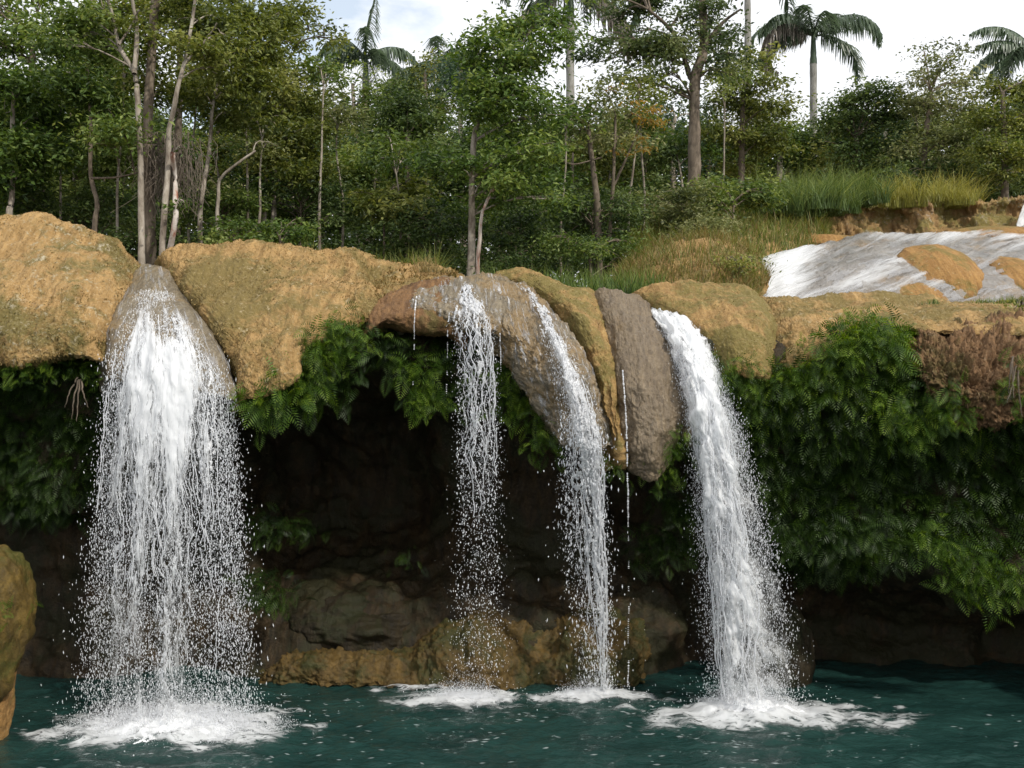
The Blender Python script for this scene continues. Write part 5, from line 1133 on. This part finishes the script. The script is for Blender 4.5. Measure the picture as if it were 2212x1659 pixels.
for px in range(-120, 1500, 84):
    Y = 21+3*rng.random(); kind = ['dark', 'mid', 'olive', 'dark', 'bright'][k % 5]; x = px+rng.uniform(-15, 15)
    cl = scat(x-50, 300, x+50, 480, 7, 40, 58, .75)
    tree('understory_tree', f"{ {'dark':'dark green','mid':'green','olive':'olive','bright':'bright green'}[kind]} low tree {places[min(9, max(0, int(px/221)))]}, {ORD[k]} from the left in the understory", Y, [([(x, 530), (x+5, 420), (x+rng.uniform(-12, 12), 330)], .05, .02)], cl, kind, B_pale if k % 2 else B_brown, .085, .05, dens=.9, group='understory trees')
    k += 1
# the far wood behind everything reads as one mass
P = []
for px in range(-700, 3000, 26):
    for j_ in range(6):
        Y = rng.uniform(36, 44); c = np.array(W(px+rng.uniform(-20, 20), [300, 350, 400, 450, 500, 560][j_]+rng.uniform(-20, 20), Y)); p_, tt, dr = clump_points(c, (1.1, 1.1, .8), 190, sub=.3); P.append((p_, tt))
PP = np.concatenate([p for p, _ in P]); TT = np.concatenate([t_ for _, t_ in P])
V, F = leaves(PP, rng.uniform(.16, .34, len(PP)), .3, .5)
tag(mesh('far_wood', V, F, LM['mid'], smooth=False, tint=np.clip(.35+.2*TT+.15*rng.normal(size=len(TT)), 0, 1)), 'dark green wood closing the view behind the trees', 'wood', kind='stuff')
P = []
for px in range(-100, 1560, 20):
    for j_ in range(4):
        Y = rng.uniform(18.5, 24); c = np.array(W(px+rng.uniform(-20, 20), [450, 500, 550, 590][j_]+rng.uniform(-20, 20), Y)); p_, tt, dr = clump_points(c, (.45, .5, .35), 170, sub=.15); P.append((p_, tt))
PP = np.concatenate([p for p, _ in P]); TT = np.concatenate([t_ for _, t_ in P])
V, F = leaves(PP, rng.uniform(.07, .14, len(PP)), .3, .45)
tag(mesh('undergrowth', V, F, LM['dark'], smooth=False, tint=np.clip(.4+.2*TT+.15*rng.normal(size=len(TT)), 0, 1)), 'dark tangled undergrowth on the forest floor behind the rocks', 'undergrowth', kind='stuff')
# bushes in front of the forest
def bush(label, Y, x0, y0, x1, y1, n, leaf, size=.06, dens=1., r=(28, 42)):
    cl = scat(x0, y0, x1, y1, n, *r, .7)
    g = ground_z(0, Y); cx = (x0+x1)/2
    return tree('bush', label, Y, [([(cx, 829.5-(g-CZ)*FP/Y), (cx, (y0+y1)/2)], .03, .015)], cl, leaf, B_brown, size, .03, dens=dens, cat='bush', group='bushes at the forest edge', sub=.11)
bush('dark bush filling the gap above the left mound', 16.5, -30, 400, 130, 460, 10, 'dark')
bush('dark bush left of the slender trunk group', 16.5, 130, 420, 290, 500, 10, 'dark')
bush('dark bush at the foot of the slender trunks', 15.8, 250, 500, 380, 560, 9, 'dark', r=(22, 32))
bush('leafy green bush on the long tan mound, its left half', 14.8, 450, 485, 560, 520, 8, 'mid', r=(22, 32))
bush('leafy bush on the long tan mound, its middle', 14.9, 560, 490, 650, 525, 6, 'bright', r=(20, 30))
bush('darker bush behind the leafy ones on the long tan mound', 17, 400, 400, 560, 470, 11, 'mid')
bush('dark bush behind the light grass patch', 17.5, 560, 400, 740, 480, 12, 'dark')
bush('olive bush with broad leaves above the light grass patch', 16.8, 780, 390, 880, 450, 8, 'olive', .085)
bush('dark bush left of the foot of the central tree', 16.2, 880, 440, 1000, 560, 14, 'dark')
bush('very dark bush right of the foot of the central tree', 16.5, 1050, 450, 1200, 560, 15, 'dark')
bush('dark bush under the orange-leaved tree', 17.2, 1190, 430, 1370, 540, 15, 'dark')
bush('low olive bush under the orange-leaved tree', 15.6, 1190, 520, 1360, 590, 10, 'mid', .05, r=(24, 34))
bush('low green bush right beside the central tree foot', 15.6, 1050, 540, 1180, 590, 9, 'dark', .05, r=(24, 34))
bush('grey-green bush on the slope below the forked tree', 18.5, 1400, 410, 1520, 500, 12, 'pale', .07)
bush('grey-green bush lower on the slope', 17.8, 1440, 480, 1570, 520, 10, 'pale', .05, r=(22, 34))
bush('mixed bush in front of the green tree at right', 19.5, 1520, 400, 1650, 470, 12, 'mid', .07)
bush('dark bush right of the tall grass stand', 24, 1880, 350, 2010, 420, 10, 'dark', .08)
bush('dark bush behind the yellow grass', 25, 1990, 360, 2240, 430, 14, 'dark', .08)
bush('small bush on the dry hump overhanging the white water', 15.4, 1570, 560, 1630, 590, 6, 'olive', .045, r=(16, 24))
bush('spindly plant on the ledge at the right edge', 12.6, 2195, 655, 2215, 690, 3, 'olive', .04, r=(12, 18))

# ------------------------------------------------------------------ grasses
def pxpoly_ground(poly, n, Y0, Y1, zf):
    """random points on ground whose picture position lies in a polygon"""
    out = []
    while len(out) < n:
        Y = rng.uniform(Y0, Y1, 4*n); poly_ = np.array(poly); px = rng.uniform(poly_[:, 0].min(), poly_[:, 0].max(), 4*n)
        X = (px-1106)/FP*Y; Z = zf(X, Y); py = 829.5-(Z-CZ)*FP/Y; m = inside(poly, px, py); out += list(np.stack([X, Y, Z], 1)[m])
    return np.array(out[:n])
# light grass behind the long mound
def clumped(cx, Y, rx, ry, n, z=None):
    a = rng.normal(size=(n, 2))*[rx/2, ry/2]; X = cx+a[:, 0]; Yv = Y+a[:, 1]
    return np.stack([X, Yv, np.full(n, ground_z(0, Y)-.05 if z is None else z)], 1)
P = np.stack([rng.uniform(W(620, 0, 14.6)[0], W(950, 0, 14.6)[0], 3600), rng.uniform(13.9, 15.6, 3600), np.full(3600, 4.75)], 1)
P[:, 2] += .1
hh = rng.uniform(.35, .75, 3600)*(1+.5*np.clip(fbm(P[:, 0]*1.6, P[:, 1], P[:, 0]*0, 2)*2, -.6, 1.3))
grass('grass', P, hh, .018, 'grass', kind='stuff', label='pale green wild grass behind the long tan mound', cat='grass')
P = np.stack([rng.uniform(W(1050, 0, 15)[0], W(1420, 0, 15)[0], 3400), rng.uniform(14.2, 15.8, 3400), np.full(3400, 4.8)], 1)
grass('grass', P, rng.uniform(.2, .65, 3400), .016, 'bright', kind='stuff', label='dark green grass behind the orange ridge', cat='grass')
def on_patch(G, n, v0=.1, v1=.75, u0=.05, u1=.95):
    i = rng.integers(int(u0*G.shape[0]), int(u1*G.shape[0]), n); j = rng.integers(int(v0*G.shape[1]), int(v1*G.shape[1]), n); return G[i, j]
grass('dry_grass', on_patch(GK, 5200), rng.uniform(.10, .34, 5200), .012, 'dry', .7, kind='stuff', label='matted dry grass on the hump beside the upper cascade', cat='grass')
grass('grass', on_patch(GK, 2600), rng.uniform(.12, .4, 2600), .012, 'grass', .6, kind='stuff', label='green blades in the dry hump', cat='grass')
grass('grass', on_patch(GK2, 9000), rng.uniform(.2, .6, 9000), .018, 'grass', .5, kind='stuff', label='pale grass on the slope behind the dry hump', cat='grass')
grass('dry_grass', on_patch(GK2, 5000), rng.uniform(.15, .5, 5000), .016, 'dry', .6, kind='stuff', label='straw-coloured grass on the slope behind the dry hump', cat='grass')
gg = 'tall grass clumps at right'
def tall(label, px, py_base, Y, w_px, h, n, mat, lean=.35, width=.03):
    b = np.array(W(px, py_base, Y)); a = rng.normal(size=(n, 2)); a[:, 0] = np.clip(a[:, 0], -2.2, 2.2); X = b[0]+a[:, 0]*w_px/FP*Y/2.6; Yv = Y+a[:, 1]*.35
    m_ = max(4, n//70); ci = rng.integers(0, m_, n); X = X[:m_][ci]+rng.normal(0, .07, n); Yv = Yv[:m_][ci]+rng.normal(0, .07, n); hv = rng.uniform(.45, 1.2, m_)[ci]; a = rng.normal(size=(n, 2))
    P = np.stack([X, Yv, np.full(n, b[2])], 1); D = np.stack([a[:, 0]*.9+rng.normal(0, .4, n), a[:, 1]*.6+rng.normal(0, .4, n), 0*X], 1); D /= np.linalg.norm(D, axis=1)[:, None]+1e-6
    grass('tall_grass', P, rng.uniform(.35, 1.1, n)*h*hv, width, mat, lean, label=label, cat='grass clump', group=gg, dirs=D)
tall('yellow-green grass clump on the back rock step, the left and narrower one', 1935, 456, 23.2, 60, .95, 1300, 'gold', .45, .022)
tall('yellow-green grass clump on the back rock step, the right and wider one', 2052, 452, 23.2, 100, .95, 1900, 'gold', .5, .022)
tall('tall fresh green grass stand left of the yellow clumps, left part', 1690, 468, 21.5, 90, 1.15, 2200, 'fresh', .55, .022)
tall('tall fresh green grass stand left of the yellow clumps, middle part', 1760, 462, 22, 100, 1.15, 2200, 'fresh', .55, .022)
tall('tall fresh green grass stand left of the yellow clumps, right part', 1835, 447, 22.8, 90, 1.0, 2000, 'fresh', .55, .022)
tall('small reedy tuft on the lip above the fern crest', 1848, 705, 11.7, 30, .28, 45, 'grass', .35, .012)
tall('low green tuft on the smooth ledge near the cascade', 2000, 660, 13.0, 40, .10, 120, 'bright', .6, .012)
tall('grass tuft on the low tan mossy hump', 920, 588, 13.2, 40, .18, 260, 'dry', .6, .012)
tall('green grass patch on the far right of the smooth ledge', 2110, 665, 13.2, 140, .12, 800, 'grass', .6, .012)

# ------------------------------------------------------------------ dry moss fuzz on the mounds
def moss(G, Nm, n, mat, label, h=(.012, .036), nt_=-.3, v0=.12, v1=.86):
    i = rng.integers(2, G.shape[0]-2, n); j = rng.integers(int(v0*G.shape[1]), int(v1*G.shape[1]), n)
    P = G[i, j]; Q = Nm[i, j]; m_ = fbm(P[:, 0]*1.5, P[:, 1]*1.5, P[:, 2]*1.5+len(label), 3) > nt_*.5
    P, Q = P[m_], Q[m_]; n = len(P)
    dn = (G[i, np.minimum(j+2, G.shape[1]-1)]-G[i, j])[m_]; dn /= np.linalg.norm(dn, axis=1)[:, None]+1e-9
    D = Q*.55+dn*.6+rng.normal(size=(n, 3))*.45; D /= np.linalg.norm(D, axis=1)[:, None]
    s_ = np.cross(D, rng.normal(size=(n, 3))); s_ /= np.linalg.norm(s_, axis=1)[:, None]; L_ = rng.uniform(*h, n)[:, None]
    V = np.stack([P-Q*.004-s_*L_*.16, P+D*L_*.6-s_*L_*.12-Q*0, P+D*L_+dn*L_*.3, P-Q*.004+s_*L_*.16], 1)
    o = mesh('moss', V.reshape(-1, 3), np.arange(4*n).reshape(n, 4), LM[mat], smooth=False, tint=np.clip(.45+.11*rng.normal(size=n)+1.1*fbm(P[:, 0]*1.9, P[:, 1]*1.9, P[:, 2]*2.6, 4, .6), 0, 1))
    tag(o, label, 'moss', kind='stuff')
moss(GA, NA, 17000, 'mossdry', 'dry brown moss matting the big left mound')
moss(GB, NB, 17000, 'mossdry', 'dry brown moss matting the long tan mound')
moss(GC2, NC2, 7000, 'mossdry', 'dry moss on the low tan hump', h=(.02, .07))
moss(GG2, NG2, 5000, 'mossdry', 'thin moss on the striped mound', h=(.01, .03))
moss(GH, NH, 8000, 'mossdry', 'thin dry moss on the smooth ledge', h=(.01, .03))
moss(GI, NI, 6000, 'rootlet', 'matted rootlets on the rough bulge', h=(.015, .045), v0=.1, v1=.95)

moss(GE, NE, 5000, 'mossdry', 'thin moss on the orange ridge', h=(.01, .03))
# thin sheets of water over the wet domes
def film(G, Nm, parent, dens, seed, fx=46, fv=6, v0=.10, v1=.80, white=.08):
    nu, nv = G.shape[:2]; sub = G[6:nu-6, int(v0*nv):int(v1*nv)]
    A = crom(sub[::4, ::4], 340); A = crom(A.transpose(1, 0, 2), 340).transpose(1, 0, 2); n_ = normals(A); n_ = n_*np.sign((n_[..., 2]-n_[..., 1]).mean())
    U, V_ = np.meshgrid(np.linspace(0, 1, 340), np.linspace(0, 1, 340), indexing='ij'); wu = np.linalg.norm(A[-1]-A[0], axis=1).mean()
    q = rank(fbm(U*fx*wu*.5, V_*fv, 0*U+seed, 4, .65)+.3*noise3(U*fx*wu*.1, V_*2, 0*U+seed))
    for nm, dd, mt, of in (('water_film', dens, M_film, .008), ('white_water', white, M_veil2, .012)):
        keep = q > 1-dd*sstep(0, .1, V_)*(1+.6*noise3(U*6, V_*3, 0*U+seed)); keep[0] = keep[-1] = False; keep[:, -1] = False
        k = (keep[:-1, :-1].astype(int)+keep[1:, :-1]+keep[:-1, 1:]+keep[1:, 1:]) >= 3
        V, F = compact((A+n_*of).reshape(-1, 3), quads(340, 340)[k.ravel()]); mesh(nm, V, F, mt, parent)
for lb, dn, sd, wh in (('grey wet rock dome the lacy waterfall runs off', .3, 3., .04), ('big grey pitted wet rock dome under the arching third waterfall', .26, 6., .03), ('grey wet rock chute the widest waterfall slides down', .3, 12., .03)):
    film(LOBES[lb][0], LOBES[lb][1], LOBES[lb][2], dn, sd, white=wh)

# loose flecks of foam drifting on the front of the pool
n = 2000; X = rng.uniform(-5.6, 5.6, n); Yv = rng.uniform(9.0, 11.6, n)
near = sum(np.exp(-np.hypot(X-fx, (Yv-fy)*1.3)/1.3)*a for fx, fy, a in FOOTS)
m_ = (fbm(X*1.3, Yv*3.5, 0*X+3, 3) > .12-.5*near)*(rng.random(n) < .12+near*.8); X, Yv = X[m_], Yv[m_]; n = len(X)
a = rng.normal(0, .35, n); L_ = rng.uniform(.008, .045, n); wd = L_*rng.uniform(.08, .2, n)
c = np.stack([X, Yv, wave(X, Yv)+.006], 1); d_ = np.stack([np.cos(a), np.sin(a), 0*a], 1)*L_[:, None]; e_ = np.stack([-np.sin(a), np.cos(a), .5+0*a], 1)*wd[:, None]
V = np.stack([c-d_, c-e_, c+d_, c+e_], 1).reshape(-1, 3)
tag(mesh('foam_flecks', V, np.arange(4*n).reshape(n, 4), M_veil, smooth=False), 'loose foam flecks drifting on the pool', 'foam', kind='stuff')
